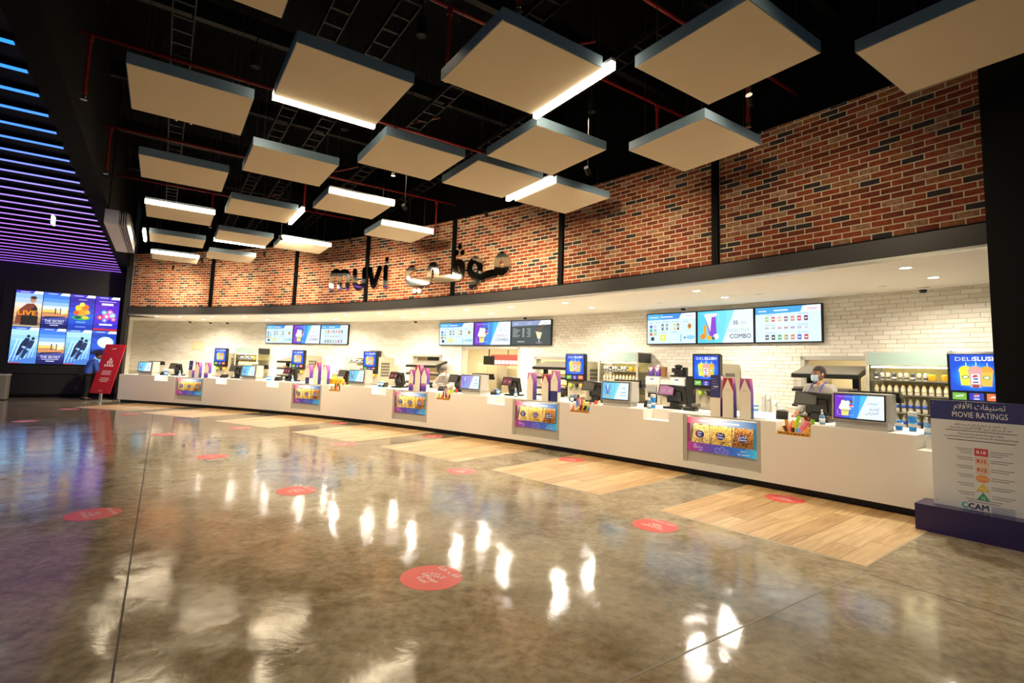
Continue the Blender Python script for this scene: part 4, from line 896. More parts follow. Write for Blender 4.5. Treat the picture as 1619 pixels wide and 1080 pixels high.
# coffee corner
t = atB('coffee_machine', 'steel coffee machine under the purple popcorn boxes', 'coffee machine', 43.93, 2.35, .9, 'coffee machines')
def coffee(t):
    MB().rbox(-.19, .19, 0, .45, 0, .65, .03, 3, 'y').build('body', M_STEEL2, t); MB().rbox(-.17, .13, -.06, .02, .3, .44, .04, 4, 'y').build('brew_head', mat('coffee_grey', '#9b9b98', .35, .4), t); MB().box(-.17, .17, -.006, 0, .47, .63).build('panel', mat('coffee_panel', '#c6ccd0', .3), t)
    MB().box(-.12, .12, -.008, -.002, .05, .26).build('niche', M_TAPK, t); MB().tube([(.15, -.02, .42), (.16, -.06, .3), (.16, -.06, .2)], .012, 6).build('steam_pipe', M_STEEL, t); MB().box(-.15, .15, -.08, .0, .0, .03).build('drip_tray', M_STEEL, t); MB().box(-.06, .03, -.009, -.006, .57, .6).build('display', emat('coffee_display', '#6f86c8', .5), t)
coffee(t); dup(t, pb(42.85, 2.35, .9), frA(42.85), 'steel coffee machine right of the grinder stand, beside the black cabinet')
t = atB('juice_dispenser', 'pale cold drink dispenser between the two coffee machines', 'drink machine', 43.38, 2.38, .9)
MB().rbox(-.15, .15, 0, .4, 0, .62, .02, 3, 'y').build('body', M_BEIGE, t); MB().box(-.13, .13, -.006, 0, .3, .58).build('front_card', mat('card_pinkish', '#d8cfc8', .5, var=.15, scale=9), t); MB().box(-.04, .04, -.06, 0, .2, .27).build('spout', M_TAPK, t)
t = atB('coffee_grinder', 'black coffee grinder standing on the right coffee machine', 'grinder', 42.98, 2.45, 1.552)
MB().rbox(-.07, .07, 0, .18, 0, .17, .02).build('body', M_TAPK, t); MB().lathe([(.05, .17), (.09, .24), (.09, .26), (.04, .28), (.0, .285)], 12, (0, .09, 0)).build('hopper', M_TAPK, t); MB().box(-.02, .02, -.05, 0, .08, .11).build('spout', M_TAPK, t); MB().lathe([(.05, 0), (.05, .04)], 12, (-.13, .05, 0)).build('dose_cup', M_TAPK, t); MB().box(-.15, -.07, .05, .09, .1, .2).build('lever', M_TAPK, t)
t = atB('black_canister', 'narrow black canister right of the coffee grinder', 'canister', 42.72, 2.5, 1.552); MB().rbox(-.045, .045, 0, .12, 0, .2, .015).build('body', M_BEZ, t); MB().rbox(-.047, .047, -.002, .122, .2, .22, .015).build('lid', M_TAPK, t)
t = atB('black_cabinet', 'tall narrow black cabinet left of the near slush machine', 'cabinet', 42.23, 2.3, .9); MB().box(-.12, .12, 0, .5, 0, .68).build('body', M_BEZ, t); MB().box(-.11, .11, -.008, 0, .02, .64).build('door', M_TAPK, t); MB().box(.08, .09, -.02, -.008, .3, .4).build('handle', M_STEEL, t)
t = atB('cheese_dispenser', 'small steel cheese sauce machine with yellow badge', 'sauce machine', 64.75, 2.3, .9); MB().rbox(-.18, .18, 0, .4, 0, .36, .02, 3, 'y').build('body', M_STEEL2, t); MB().box(-.16, .16, -.01, 0, .06, .3).build('front', M_STEEL, t); MB().lathe([(.09, 0), (.09, .012)], 16, tf=lambda v: Vector((v.x, -.012 - v.z, .18 + v.y))).build('badge', mat('badge_yellow', '#f0b428', .4), t); MB().lathe([(.12, .36), (.11, .43), (.02, .45)], 14, (0, .2, 0)).build('hopper_lid', M_STEEL, t)
# red and black sign boards inside the kitchen hatches
for k, (p, z, w, h_, r) in enumerate(((58.95, 1.80, .5, .16, 3.6), (55.6, 1.72, .45, .3, 4.2))):
    t = atB('kitchen_screen', ('black kitchen order screen in the small middle hatch', 'black hanging screen inside the kitchen doorway')[k], 'screen', p, r, z); MB().box(-w / 2, w / 2, 0, .05, 0, h_).build('panel', M_TAPK, t); MB().box(-.02, .02, .01, .03, h_, 2.715 - z).build('hanger', M_WIRE, t)
for k, p in enumerate((55.2, 48.6)):
    t = atB('red_sign', 'glowing red and white kitchen sign ' + ('seen through the doorway', 'seen through the hatch beside the blue slush machine')[k], 'sign', p, 5.0, 1.72); MB().box(-.75, .75, 0, .04, 0, .38).build('panel', emat('red_board', '#e0604a', .9), t)
    mb = MB(); [mb.box(-.6 + i * .17, -.47 + i * .17, -.012, 0, .04, .17) for i in range(7)]; mb.build('glow_letters', emat('sign_white', (1, .9, .75), 2.5), t)['kind'] = 'stuff'; MB().box(-.01, .01, .01, .03, .38, 1.0).build('hanger', M_WIRE, t)
for k, (p, w, h_) in enumerate(((57.3, .9, 1.75), (55.6, .85, 1.3), (50.0, 1.6, 1.4), (58.5, 1.3, 1.3), (38.0, 1.8, 1.9))):
    t = atB('kitchen_cabinet', 'steel kitchen unit ' + ('at the left of the doorway', 'at the right of the doorway', 'behind the hatch by the blue slush machine', 'behind the small middle hatch', 'behind the hatch of the tall cashier')[k], 'cabinet', p, 5.6, 0, 'kitchen units'); MB().box(-w / 2, w / 2, .02, .7, 0, h_).build('body', M_STEEL2, t)
    for s in (0, 1): dr = MB().box(-w / 2 + .01 + s * w / 2, -.005 + s * w / 2, 0, .02, .1, h_ - .03).build('door', mat('unit_door', '#b8ad8e', .4, .3), t); MB().box(-.05 + s * .06, -.035 + s * .06, -.03, 0, h_ * .5, h_ * .5 + .2).build('handle', M_TAPK, dr)
t = atB('wall_notice', 'pale yellow notice high on the tiles at far left', 'notice', 77.9, 2.985, 1.98); MB().box(-.28, .28, -.012, .0, 0, .36).build('board', mat('notice_yellow', '#efd9a4', .6), t); MB().box(-.24, .24, -.015, -.012, .04, .32).build('sheet', mat('notice_sheet', '#f2e2b8', .6), t)
# ================================================================ things on the counter
M_POSB = mat('pos_black', '#15140f', .35, var=.1); M_POSD = mat('pos_dark_screen', '#3b3a36', .25)
PSC = [None, None, '#8c2a3c', None, '#7a1f2c', None, '#8c2a3c', None, '#e08fb4', None]
PLB = ['at the far left end', 'left of the second menu box', 'with dark red screen before the left slush machine', 'left of the third menu box', 'with dark red screen left of the middle warmer', 'used by the capped cashier', 'with dark red screen right of the kitchen doorway', 'left of the fifth menu box', 'with pink screen before the coffee machines', 'large, used by the tall masked cashier']
for k, p in enumerate([73.85, 69.25, 65.15, 61.19, 57.71, 54.05, 51.12, 47.36, 44.43, 40.5]):
    t = atA('cash_register', 'black touch-screen cash register ' + PLB[k], 'cash register', p, .7, CT, 'cash registers')
    MB().rbox(-.16, .2, -.08, .26, 0, .04, .03).build('base', M_POSB, t); MB().prism([(.0, .04), (.2, .04), (.17, .16), (.06, .2)], -.06, .1, 'x').build('stand', M_POSB, t)
    mr = Matrix.Translation((.06, .05, .1)) @ Matrix.Rotation(R(14), 4, 'X') @ Matrix.Rotation(R(-8), 4, 'Z')
    o = MB().prism([(-.21, 0), (.21, 0), (.2, .33), (-.19, .33)], 0, .05, 'y').build('monitor', M_POSB, t); o.matrix_local = mr
    MB().box(-.12, .12, -.025, 0, .05, .24).build('back_cover', M_POSB, o)
    tr = Matrix.Translation((-.09, -.07, .24)) @ Matrix.Rotation(R(-20), 4, 'X')
    o = MB().rbox(-.17, .14, 0, .022, 0, .21, .012, 3, 'y').build('customer_display', M_POSB, t); o.matrix_local = tr
    g = Gfx(.55) if PSC[k] else Gfx(0); c = PSC[k] or '#4a4a44'; g.r(-.155, .125, .018, .192, c)
    if PSC[k]: g.r(-.11, -.03, .1, .115, '#e8c8cc', E1); g.r(-.11, -.04, .07, .08, '#e8c8cc', E1); g.d(.06, .09, .03, '#e8b8c0', y=E1)
    g.out('screen', o, (0, -.001, 0)); MB().tube([(-.09, .0, .26), (-.06, .06, .2)], .018, 6).build('arm', M_POSB, t)
    q = atA('receipt_printer', 'black receipt printer left of the register ' + PLB[k].replace('with', 'showing'), 'printer', p + .72, .62, CT, 'counter printers'); q.rotation_euler.z += .3
    MB().prism([(-.1, 0), (.12, 0), (.12, .13), (-.02, .12), (-.1, .05)], -.08, .08, 'x').build('body', M_POSB, q); MB().box(-.06, .06, -.06, -.02, .085, .092).build('keypad', M_POSD, q); MB().box(-.05, .05, .02, .04, .125, .15).build('paper', M_CAP, q)
t = atA('barcode_scanner', 'dark grey scanner cradle right of the pink-screen register', 'scanner', 43.75, .62, CT); MB().rbox(-.12, .1, -.08, .1, 0, .05, .03).build('base', M_POSB, t); MB().lathe([(.0, 0), (.07, .0), (.09, .12), (.085, .13)], 14, tf=lambda v: Vector((.02 + v.z, v.x * .6, .09 + v.y * .6))).build('hood', mat('scanner_grey', '#5d5850', .4), t)
# tall popcorn boxes
M_CREAM = mat('box_cream', '#f0e7d4', .6, var=.02); M_PUR = ramp_mat('box_purple', [(0, '#3b3f8f'), (.5, '#5b3fa0'), (.8, '#8a3f9c'), (1, '#c86aa0')], (0, 0, 1), 0, noise=.1)
M_PUR2 = ramp_mat('box_violet', [(0, '#4a3f9a'), (.6, '#7a46b8'), (1, '#d88ac0')], (0, 0, 1), 0, noise=.12); M_NAVY = mat('box_navy', '#3a3f78', .5, var=.1); M_REDB = mat('box_red', '#a8353c', .5, var=.1)
POPB = [71.58, 71.09, 70.47, 62.8, 62.21, 61.68, 55.86, 55.47, 55.17, 49.44, 48.75, 48.41, 42.62, 42.27, 41.85]
PHT = [.56, .52, .52, .55, .64, .58, .54, .66, .58, .58, .55, .64, .66, .62, .62]
for k, p in enumerate(POPB):
    case = k // 3; nm = ('left', 'middle', 'right')[k % 3]
    style = 'plain' if k % 3 == 1 or k in (9, 14, 5) else 'check'
    lab = 'tall pointed popcorn box, %s of the three on the %s popcorn case' % (nm, ('far left', 'second', 'third', 'fourth', 'nearest')[case])
    t = atA('popcorn_box', lab, 'popcorn box', p, .12 if k % 3 != 2 else .17, .972, 'tall popcorn boxes on the counter', drz=(-.06, .05, .1)[k % 3])
    H = PHT[k]; w = .085; d = .13; hs = H * .66
    if k in (12, 0): # the one that turns its printed side forward
        MB().prism([(-w, H * .45), (w, H * .45), (w * .96, H), (-w * .9, H)], 0, d, 'y').build('upper', M_NAVY, t); MB().box(-w, w, 0, d, 0, H * .45).build('lower', M_CREAM, t)
        s = MB().prism([(.0, H * .45), (d, H * .45), (d * .7, H * .98), (d * .2, H * .98)], w, w + .004, 'x').build('side_panel', M_CREAM, t); MB().box(w, w + .004, 0, d, 0, H * .45).build('side_lower', M_PUR, t)
        g = Gfx(0); [g.r(-.06, -.06 + .07 + .02 * (i % 3), H * (.9 - .06 * i), H * (.91 - .06 * i), '#a79fc8') for i in range(5)]; g.r(-.03, .05, H * .7, H * .735, '#d8d0e4'); g.out('print', t, (0, -.001, 0))
        continue
    MB().prism([(-w, 0), (w, 0), (w, hs), (w * .82, H), (-w * .82, H), (-w, hs)], .004, d, 'y').build('carton', (M_PUR, M_PUR2)[k % 2], t)
    if k % 3 == 1: MB().prism([(-w * .98, hs), (w * .98, hs), (w * .8, H * .995), (-w * .8, H * .995)], .001, .004, 'y').build('top_flap', M_REDB, t)
    z0 = 0 if style == 'plain' else H * .34
    MB().prism([(-w, z0), (w, z0), (w, hs), (.0, H * .985), (-w, hs)], -.002, .004, 'y').build('front_panel', M_CREAM, t)
    g = Gfx(0); g.t('muvi', 0, hs * 1.03, .028, '#6a5f7c'); g.out('logo', t, (0, -.003, 0))
    MB().box(w, w + .003, .004, d, 0, H * .3).build('side_band', M_CREAM if style == 'check' else M_NAVY, t)
    if style == 'check': MB().box(-w, w, -.002, .004, 0, H * .33).build('front_base', (M_PUR2, M_NAVY)[k % 2], t)
for k, (p, m) in enumerate(((44.18, M_PUR2), (43.88, M_PUR2), (43.62, mat('box_brown', '#8a5f34', .6)))):
    t = atB('carton', ('purple popcorn carton, left one on the coffee machine', 'purple popcorn carton topped with white, middle one on the coffee machine', 'small brown carton right of the purple ones on the coffee machine')[k], 'carton', p, 2.5, 1.552, 'cartons on the coffee machine'); MB().prism([(-.045, 0), (.045, 0), (.06, .22), (-.06, .22)], 0, .1, 'y').build('body', m, t); MB().prism([(-.06, .2), (.06, .2), (.0, .1)], -.003, .0, 'y').build('front_flap', M_CREAM if k < 2 else m, t)
    if k == 1: MB().ball((0, .05, .22), .04, .04, .05, 10, 6).build('white_top', M_CAP, t, True)
# sanitizer bottles, cups
M_SAN = mat('sanitizer_blue', '#7fb4e0', .15, trans=.4, var=.03, ior=1.3); M_SANW = mat('pump_white', '#f0f0f0', .4)
SB = None
SBL = ['before the far left register', 'left of the second menu box', 'before the register with dark red screen, left half', 'before the register right of the kitchen doorway', 'left of the candy notch by the blue slush machine', 'beside the blue cup stacks', 'with green label before the tall cashier', 'at the right end beside the ratings sign']
for k, p in enumerate([72.73, 68.04, 64.21, 50.35, 47.79, 44.84, 40.1, 38.1]):
    lab = 'blue pump sanitizer bottle ' + SBL[k]
    if SB is None:
        t = atA('sanitizer_bottle', lab, 'bottle', p, .3, CT, 'sanitizer bottles')
        MB().lathe([(.03, 0), (.036, .008), (.036, .1), (.03, .125), (.014, .145), (.014, .15)], 14).build('body', M_SAN, t, True); MB().lathe([(.016, .15), (.016, .17), (.006, .172), (.006, .195), (.012, .196), (.012, .206), (.0, .207)], 10).build('pump', M_SANW, t); MB().tube([(0, 0, .2), (0, -.035, .198)], .005, 6).build('nozzle', M_SANW, t); MB().lathe([(.0365, .025), (.0365, .085)], 14).build('label_band', mat('sani_label', '#dfeaf2', .5), t, True); SB = t
    else: dup(SB, pa(p, .3, CT), frA(p), lab)
M_CUPB = mat('cup_blue', '#2f8fe0', .4, var=.05); M_CUPW = mat('cup_white', '#f2f2ee', .45)
M_CLR = mat('clear_cup', '#f4f6f6', .1, trans=.5, var=.01, ior=1.2)
def cup_stack(label, p, r, n, blue=True, base=None, P=pa, z=CT):
    t = thing('cup_stack', label, 'cups', P(p, r, z), frA(p), 'paper cup stacks')
    if blue:
        MB().lathe([(.04, 0), (.04, .008), (.046, .1), (.044, .1)], 16).build('cup', M_CUPB, t, True); c = MB().lathe([(.0455, .055), (.0485, .1)], 16).build('band', M_CUPW, t, True)
        for i in range(n - 1): MB().lathe([(.0465, .1 + .03 * i), (.05, .128 + .03 * i), (.048, .13 + .03 * i)], 16).build('cup', M_CUPW if i > n // 2 - 1 else M_CUPB, t, True)
    else:
        for i in range(n): MB().lathe([(.036, .022 * i), (.046, .02 + .022 * i), (.044, .022 + .022 * i)], 14).build('cup', M_CLR if base == 'clear' else M_CUPW, t, True)
        MB().lathe([(.036, .022 * n), (.05, .022 * n + .1), (.048, .022 * n + .1)], 14).build('top_cup', M_CLR if base == 'clear' else M_CUPW, t, True)
for k, (p, r, n, lab) in enumerate([(74.42, .6, 5, 'tall blue and white cup stack by the far left menu box'), (74.15, .5, 2, 'short blue cup stack by the far left register'), (66.43, .6, 3, 'blue cup stack right of the second menu box, left one'), (66.22, .4, 2, 'short blue cup stack right of the second menu box'), (66.02, .6, 3, 'blue cup stack topped white right of the second menu box'), (58.7, .6, 2, 'short blue cup stack right of the third menu box, left one'), (58.42, .55, 3, 'blue cup stack right of the third menu box'), (51.9, .6, 1, 'single blue cup right of the fourth menu box'), (51.63, .6, 2, 'short blue cup stack before the doorway register'), (45.2, .7, 3, 'slim blue cup stack right of the fifth menu box'), (44.9, .5, 6, 'tall blue and white cup stack beside the pink-screen register'), (38.72, .6, 2, 'small blue cup stack right of the nearest menu box'), (38.47, .6, 6, 'tall blue and white cup stack by the ratings sign')]): cup_stack(lab, p, r, n)
for k, (p, n, lab) in enumerate(((39.67, 12, 'tallest clear cup stack on the white tray'), (39.5, 10, 'second clear cup stack on the white tray'), (39.3, 6, 'short white cup stack on the tray'), (39.08, 1, 'small white tub right of the cup stacks'))): cup_stack(lab, p, 2.45, n, False, 'clear' if k < 2 else None, pb, .925)
cup_stack('single large blue cup behind the nearest popcorn boxes', 39.9, 2.4, 2, True, None, pb, .925)
t = atB('cup_tray', 'long white tray under the clear cup stacks', 'tray', 39.5, 2.45, .9); MB().rbox(-.5, .45, -.12, .14, 0, .02, .02).build('base', M_CUPW, t)
for a in ((-.5, .45, -.12, -.11), (-.5, .45, .13, .14)): MB().box(*a, .02, .04).build('rim', M_CUPW, t)
t = atA('steel_bucket', 'round steel bucket left of the capped cashier', 'bucket', 55.35, .9, CT); MB().lathe([(.07, 0), (.075, .005), (.095, .17), (.1, .17), (.1, .18), (.09, .178), (.072, .01)], 20).build('pail', M_STEEL, t, True); MB().tube([(-.095, 0, .15), (-.07, 0, .09), (0, -.11, .06), (.07, 0, .09), (.095, 0, .15)], .004, 6).build('handle', M_STEEL, t)
M_YEL = mat('tub_yellow', '#f2b81c', .5, var=.05)
for k, p in enumerate((61.85, 61.6, 61.3, 61.05)):
    t = atA('nacho_tub', 'yellow nacho tub, %s of four right of the popcorn boxes' % ORD[k], 'tub', p, .45, CT, 'yellow tubs'); MB().prism([(-.055, 0), (.055, 0), (.072, .16), (-.072, .16)], 0, .09, 'y').build('body', M_YEL, t); MB().prism([(-.045, .04), (.045, .04), (.055, .12), (-.055, .12)], -.002, 0, 'y').build('front_print', mat('tub_orange', '#e08a18', .5), t)
# candy trays in the notches
CCOL = ['#c8485c', '#e0a03a', '#6a3a24', '#8fc02c', '#e8d84a', '#3a241c', '#d8402c', '#e67a94', '#3a7ac0', '#f0e0b0']
for k, (i, lab) in enumerate(((3, 'left of the third menu box'), (5, 'before the capped cashier'), (7, 'right of the blue slush machine'), (9, 'before the tall masked cashier'))):
    a, b = NOT[i]; p = (a + b) / 2; w = .22
    t = atA('candy_tray', 'orange-fronted candy tray in the counter notch ' + lab, 'tray', p, .0, .815, 'candy trays')
    MB().box(-w, w, .012, .34, 0, .01).build('base', M_CARD, t); MB().box(-w, w, .004, .014, .0, .045).build('front_strip', mat('candy_orange', '#d79a3a', .5, var=.05), t); g = Gfx(0); [g.r(-.19 + .05 * j, -.155 + .05 * j, .012, .032, ('#6d4418', '#9a6a20')[j % 2]) for j in range(8)]; g.out('front_print', t, (0, .003, 0))
    m = Matrix.Translation(t.location) @ Matrix.Rotation(frA(p), 4, 'Z'); rr = random.Random(k)
    for j in range(15):
        x = -.19 + .027 * j; y = .07 + .09 * ((j * 2) % 3); z = .825 + .02 * (j % 2)
        c = CCOL[(j + k * 3) % 10]
        q = thing('candy_bar', 'wrapped candy in the tray %s, %s from left' % (lab, ORD[j]), 'candy', m @ Vector((x, y, .011)), frA(p) + rr.uniform(-.5, .5), 'candies in the notch trays')
        hh = .06 + .09 * (y > .1) + .04 * (y > .2) + rr.uniform(0, .05)
        q.rotation_euler.x = rr.uniform(-.7, .1); q.rotation_euler.y = rr.uniform(-.5, .5); q.location.z += .02
        MB().rbox(-.025, .025, -.012, .012, .0, hh, .01).build('wrapper', mat('wrap_' + c, c, .35, var=.15, scale=40), q); MB().prism([(-.025, hh), (.025, hh), (.03, hh + .012), (-.03, hh + .012)], -.002, .002, 'y').build('crimp', mat('wrap_' + c, c), q)
# ================================================================ mirrored letters on the bricks
M_MIR = mat('mirror_chrome', '#d4d2cc', .06, 1.0, var=.02)
LET = dict(m=[[(61.09, 3.93), (61.1, 4.32), (60.94, 4.43), (60.71, 4.44), (60.5, 4.34), (60.4, 3.94)], [(60.5, 4.33), (60.28, 4.41), (60.01, 4.41), (59.79, 4.3), (59.76, 3.94)]],
    u=[[(59.23, 4.4), (59.2, 4.05), (58.95, 3.92), (58.64, 3.93), (58.47, 4.06), (58.46, 4.42)]], v=[[(58.02, 4.41), (57.87, 4.15), (57.67, 3.91), (57.46, 4.14), (57.27, 4.42)]], i=[[(56.79, 4.42), (56.77, 3.89)], [(56.74, 4.66)]],
    fy=[[(54.79, 4.31), (55.1, 4.22), (55.05, 4.0), (54.78, 3.91), (53.73, 3.9), (53.55, 3.98), (53.49, 4.24), (53.3, 4.32), (53.08, 4.25), (52.96, 3.98), (52.71, 3.92), (51.49, 3.92), (51.27, 4.01), (51.27, 4.22), (51.53, 4.3), (51.74, 4.22), (51.72, 4.06), (51.53, 3.97)], [(54.53, 3.67)], [(54.2, 3.66)], [(51.47, 4.72)], [(51.66, 4.57)], [(51.28, 4.55)]],
    mw=[[(50.45, 4.33), (50.73, 4.21), (50.71, 4.01), (50.38, 3.9), (50.11, 3.99), (50.13, 4.19), (50.45, 4.33)], [(50.17, 3.91), (50.3, 3.75), (50.61, 3.67)], [(50.12, 3.85), (49.62, 3.9), (49.06, 3.92)], [(48.77, 4.33), (49.02, 4.22), (49.0, 4.03), (48.73, 3.92), (48.47, 4.0), (48.48, 4.18), (48.77, 4.33)]])
LLB = dict(m='mirrored letter m on the brick wall', u='mirrored letter u on the brick wall', v='mirrored letter v on the brick wall', i='mirrored letter i with its dot on the brick wall', fy='long mirrored Arabic letters with dots above and below', mw='mirrored looping Arabic letters at the right end of the sign')
for ch, strokes in LET.items():
    c0 = strokes[0][0]; t = atB('sign_letter', LLB[ch], 'letter', strokes[0][len(strokes[0]) // 2][0], -.03, 3.9, 'mirrored wall letters')
    inv = (Matrix.Translation(t.location) @ Matrix.Rotation(t.rotation_euler.z, 4, 'Z')).inverted()
    rad = .095
    def pt(s_, z, rr): return inv @ pb(math.degrees(s_), rr, z)
    for st in strokes:
        mb = MB(); P2 = [(R(a) * BR, z) for a, z in st]; dot = len(P2) == 1
        # round the bends of the stroke
        if not dot and len(P2) > 2:
            Q = []
            for j in range(len(P2) - 1):
                p0, p1, p2, p3 = P2[max(j - 1, 0)], P2[j], P2[j + 1], P2[min(j + 2, len(P2) - 1)]
                for s_ in range(5):
                    x = s_ / 5; Q.append(tuple(.5 * (2 * p1[d] + (p2[d] - p0[d]) * x + (2 * p0[d] - 5 * p1[d] + 4 * p2[d] - p3[d]) * x * x + (3 * p1[d] - p0[d] - 3 * p2[d] + p3[d]) * x ** 3) for d in (0, 1)))
            P2 = Q + [P2[-1]]
        def cap(c, r_):
            n = 14; vs = []
            for rr in (.0, -.05):
                vs += [pt((c[0] + r_ * math.cos(2 * math.pi * i / n)) / BR, c[1] + r_ * math.sin(2 * math.pi * i / n), -.03 + rr) for i in range(n)]
            mb.add(vs, [tuple(range(n)), tuple(range(n, 2 * n))[::-1]] + [(i, n + i, n + (i + 1) % n, (i + 1) % n) for i in range(n)])
        if dot: cap(P2[0], .075); mb.build('dot', M_MIR, t); continue
        L_, R_ = [], []
        for j, p_ in enumerate(P2):
            q0, q1 = P2[max(j - 1, 0)], P2[min(j + 1, len(P2) - 1)]; dx, dz = q1[0] - q0[0], q1[1] - q0[1]; n_ = math.hypot(dx, dz) or 1
            L_.append((p_[0] - dz / n_ * rad, p_[1] + dx / n_ * rad)); R_.append((p_[0] + dz / n_ * rad, p_[1] - dx / n_ * rad))
        for j in range(len(P2) - 1):
            vs = [pt(q[0] / BR, q[1], -.03 + rr) for rr in (0, -.05) for q in (L_[j], L_[j + 1], R_[j + 1], R_[j])]
            mb.add(vs, [(0, 1, 2, 3), (7, 6, 5, 4), (0, 4, 5, 1), (2, 6, 7, 3)])
        cap(P2[0], rad); cap(P2[-1], rad); mb.build('stroke', M_MIR, t)
# ================================================================ ratings sign
t = thing('ratings_sign', 'white movie ratings board on a dark purple base', 'sign', (4.57, 5.90, 0), R(-52))
MB().box(0, 1.25, 0, .42, 0, .285).build('base', mat('sign_purple', '#2c1f52', .25, var=.05), t)
BW = .84
bd = MB().box(.13, .13 + BW, .2, .23, .285, 1.435).build('board', mat('board_white', '#dedede', .3, var=.01), t)
g = Gfx(0); X0 = .13; xc = X0 + BW / 2
g.r(X0, X0 + BW, 1.225, 1.435, '#3b3f77'); g.t('تصنيفات الأفلام', xc, 1.355, .082, '#f2f2f6', E1, fit=.42, bold=.012); g.t('MOVIE RATINGS', xc, 1.262, .085, '#f2f2f6', E1, fit=.45)
ARL = ['هذه التفاصيل الخاصة بكل تصنيف فيلم', 'كما ذكر من قبل هيئة الإعلام المرئي و المسموع']
g.t(ARL[0], xc, 1.175, .03, '#55555c', E1, fit=.42); g.t(ARL[1], xc, 1.142, .03, '#55555c', E1, fit=.5); g.r(xc - .29, xc + .29, 1.113, 1.121, '#8d8d92', E1)
g.t('These are the details for each rating,', xc, 1.075, .027, '#4e4e55', E1, fit=.37); g.t('as stated by the General Commission for Audiovisual Media.', xc, 1.043, .027, '#4e4e55', E1, fit=.6); g.r(xc - .28, xc + .28, 1.012, 1.02, '#77777d', E1)
RT = [('R18', '#cf4a52', '#f6e6e6', 'sq'), ('R15', '#e8c0a8', '#c04a3c', 'sq'), ('R12', '#ecc8b0', '#c04a3c', 'sq'), ('PG12', '#e89a58', '#f4d8b8', 'oval'), ('PG', '#e6c040', '#f6ecc0', 'tri'), ('G', '#44a878', '#e8f4ee', 'tri')]
for i, (tx, c, c2, sh) in enumerate(RT):
    z = .90 - i * .092; x = xc + .0
    if sh == 'sq': g.r(x - .055, x + .055, z - .04, z + .04, c, E1); g.t(tx, x, z - .018, .05, c2, E2, bold=.03)
    elif sh == 'oval': g.d(x, z, .055, c, .04, E1); g.t(tx, x, z - .013, .036, c2, E2)
    else: g.q([(x - .055, z - .04), (x + .055, z - .04), (x, z + .045)], c, E1); g.t(tx, x, z - .033, .045, c2, E2)
    for j in range(3 if i == 0 else 2):
        g.r(x - .21 + .02 * j, x - .07, z + .022 - .022 * j, z + .028 - .022 * j, '#8a8a90', E1); g.r(x + .07, x + .25 - .04 * j, z + .012 - .022 * j, z + .018 - .022 * j, '#8a8a90', E1)
g.r(xc - .15, xc + .15, .395, .401, '#8a8a90', E1); g.r(xc - .13, xc + .13, .372, .378, '#8a8a90', E1)
g.d(xc - .15, .325, .032, '#54b8c4', y=E1, a0=50, a1=310); g.d(xc - .145, .325, .018, '#dedede', y=E2); g.t('CAM', xc - .045, .297, .08, '#2c3560', E2, bold=.03, fit=.16)
for j in range(4): g.r(xc + .06, xc + .24, .345 - .018 * j, .351 - .018 * j, '#7f86b0', E1)
for (a, b) in ((.03, 1.40), (BW - .03, 1.40), (.03, .33), (BW - .03, .33)): g.d(X0 + a, b, .006, '#8f8f94', y=E1, n=10)
g.out('print', bd, (0, .199, 0))
# ================================================================ floor stickers
M_STK = mat('sticker_red', '#e0504a', .35, var=.05)
STK = [(-.565, 4.176, 'ar', 'nearest, in the middle of the floor'), (1.616, 5.719, 'en', 'right, beside the nearest plank inlay'), (-4.278, 5.498, 'en', 'left, under the purple reflection'), (-2.674, 6.723, 'ar', 'centre left, past the nearest one'), (-.716, 8.271, 'en', 'centre, before the third plank inlay'), (-4.96, 8.821, 'ar', 'left of centre, beside a floor plate'), (-3.309, 10.56, 'en', 'before the fourth plank inlay'), (1.176, 9.6, 'en', 'at the counter foot below a popcorn case'), (3.75, 7.1, 'en', 'on the nearest plank inlay at the counter'), (-6.417, 12.49, 'en', 'before the fifth plank inlay'), (-7.33, 11.107, 'ar', 'left, near the floor joint'), (-10.683, 14.677, 'en', 'far left, before the last plank inlay'), (-11.596, 12.523, 'ar', 'far left, in the dark area'), (-13.112, 15.491, 'en', 'furthest left, before the poster wall'), (-2.93, 2.80, 'ar', 'cut off by the lower left corner'), (-1.75, 12.15, 'en', 'at the counter foot right of the third popcorn case'), (-4.6, 14.1, 'ar', 'at the counter foot left of the third popcorn case')]
for x, y, lg, lab in STK:
    ph = math.degrees(math.atan2(y - AY, x - AX)); t = thing('floor_sticker', 'round red distance sticker ' + lab, 'sticker', (x, y, .0005), frA(ph), 'red floor stickers')
    n = 40; onp = any(b > ph > a for a, b in PATCH) and math.hypot(x - AX, y - AY) - AR > -2.35
    z0 = .0052 if onp else 0.0
    MB().prism([(.241 * math.cos(2 * math.pi * i / n), .241 * math.sin(2 * math.pi * i / n)) for i in range(n)], z0, z0 + .0012).build('disc', M_STK, t)
    mb = MB(); zt = z0 + .0016
    if lg == 'ar': put_text(mb, 'قف هنا', .0, .145, .09, zt, bold=.01, plane='xy'); put_text(mb, 'اترك', .0, .035, .085, zt, bold=.01, plane='xy'); put_text(mb, 'مسافة', .0, -.035, .085, zt, bold=.01, plane='xy'); put_text(mb, 'آمنة', .0, -.105, .085, zt, bold=.01, plane='xy')
    else: put_text(mb, 'STAND HERE', .0, .14, .05, zt, bold=.02, plane='xy'); put_text(mb, 'KEEP', .0, .02, .055, zt, bold=.02, plane='xy'); put_text(mb, 'A SAFE', .0, -.035, .055, zt, bold=.02, plane='xy'); put_text(mb, 'DISTANCE', .0, -.09, .055, zt, bold=.02, plane='xy')
    mb.build('lettering', mat('sticker_white', '#f4ecec', .4, var=.01), t)
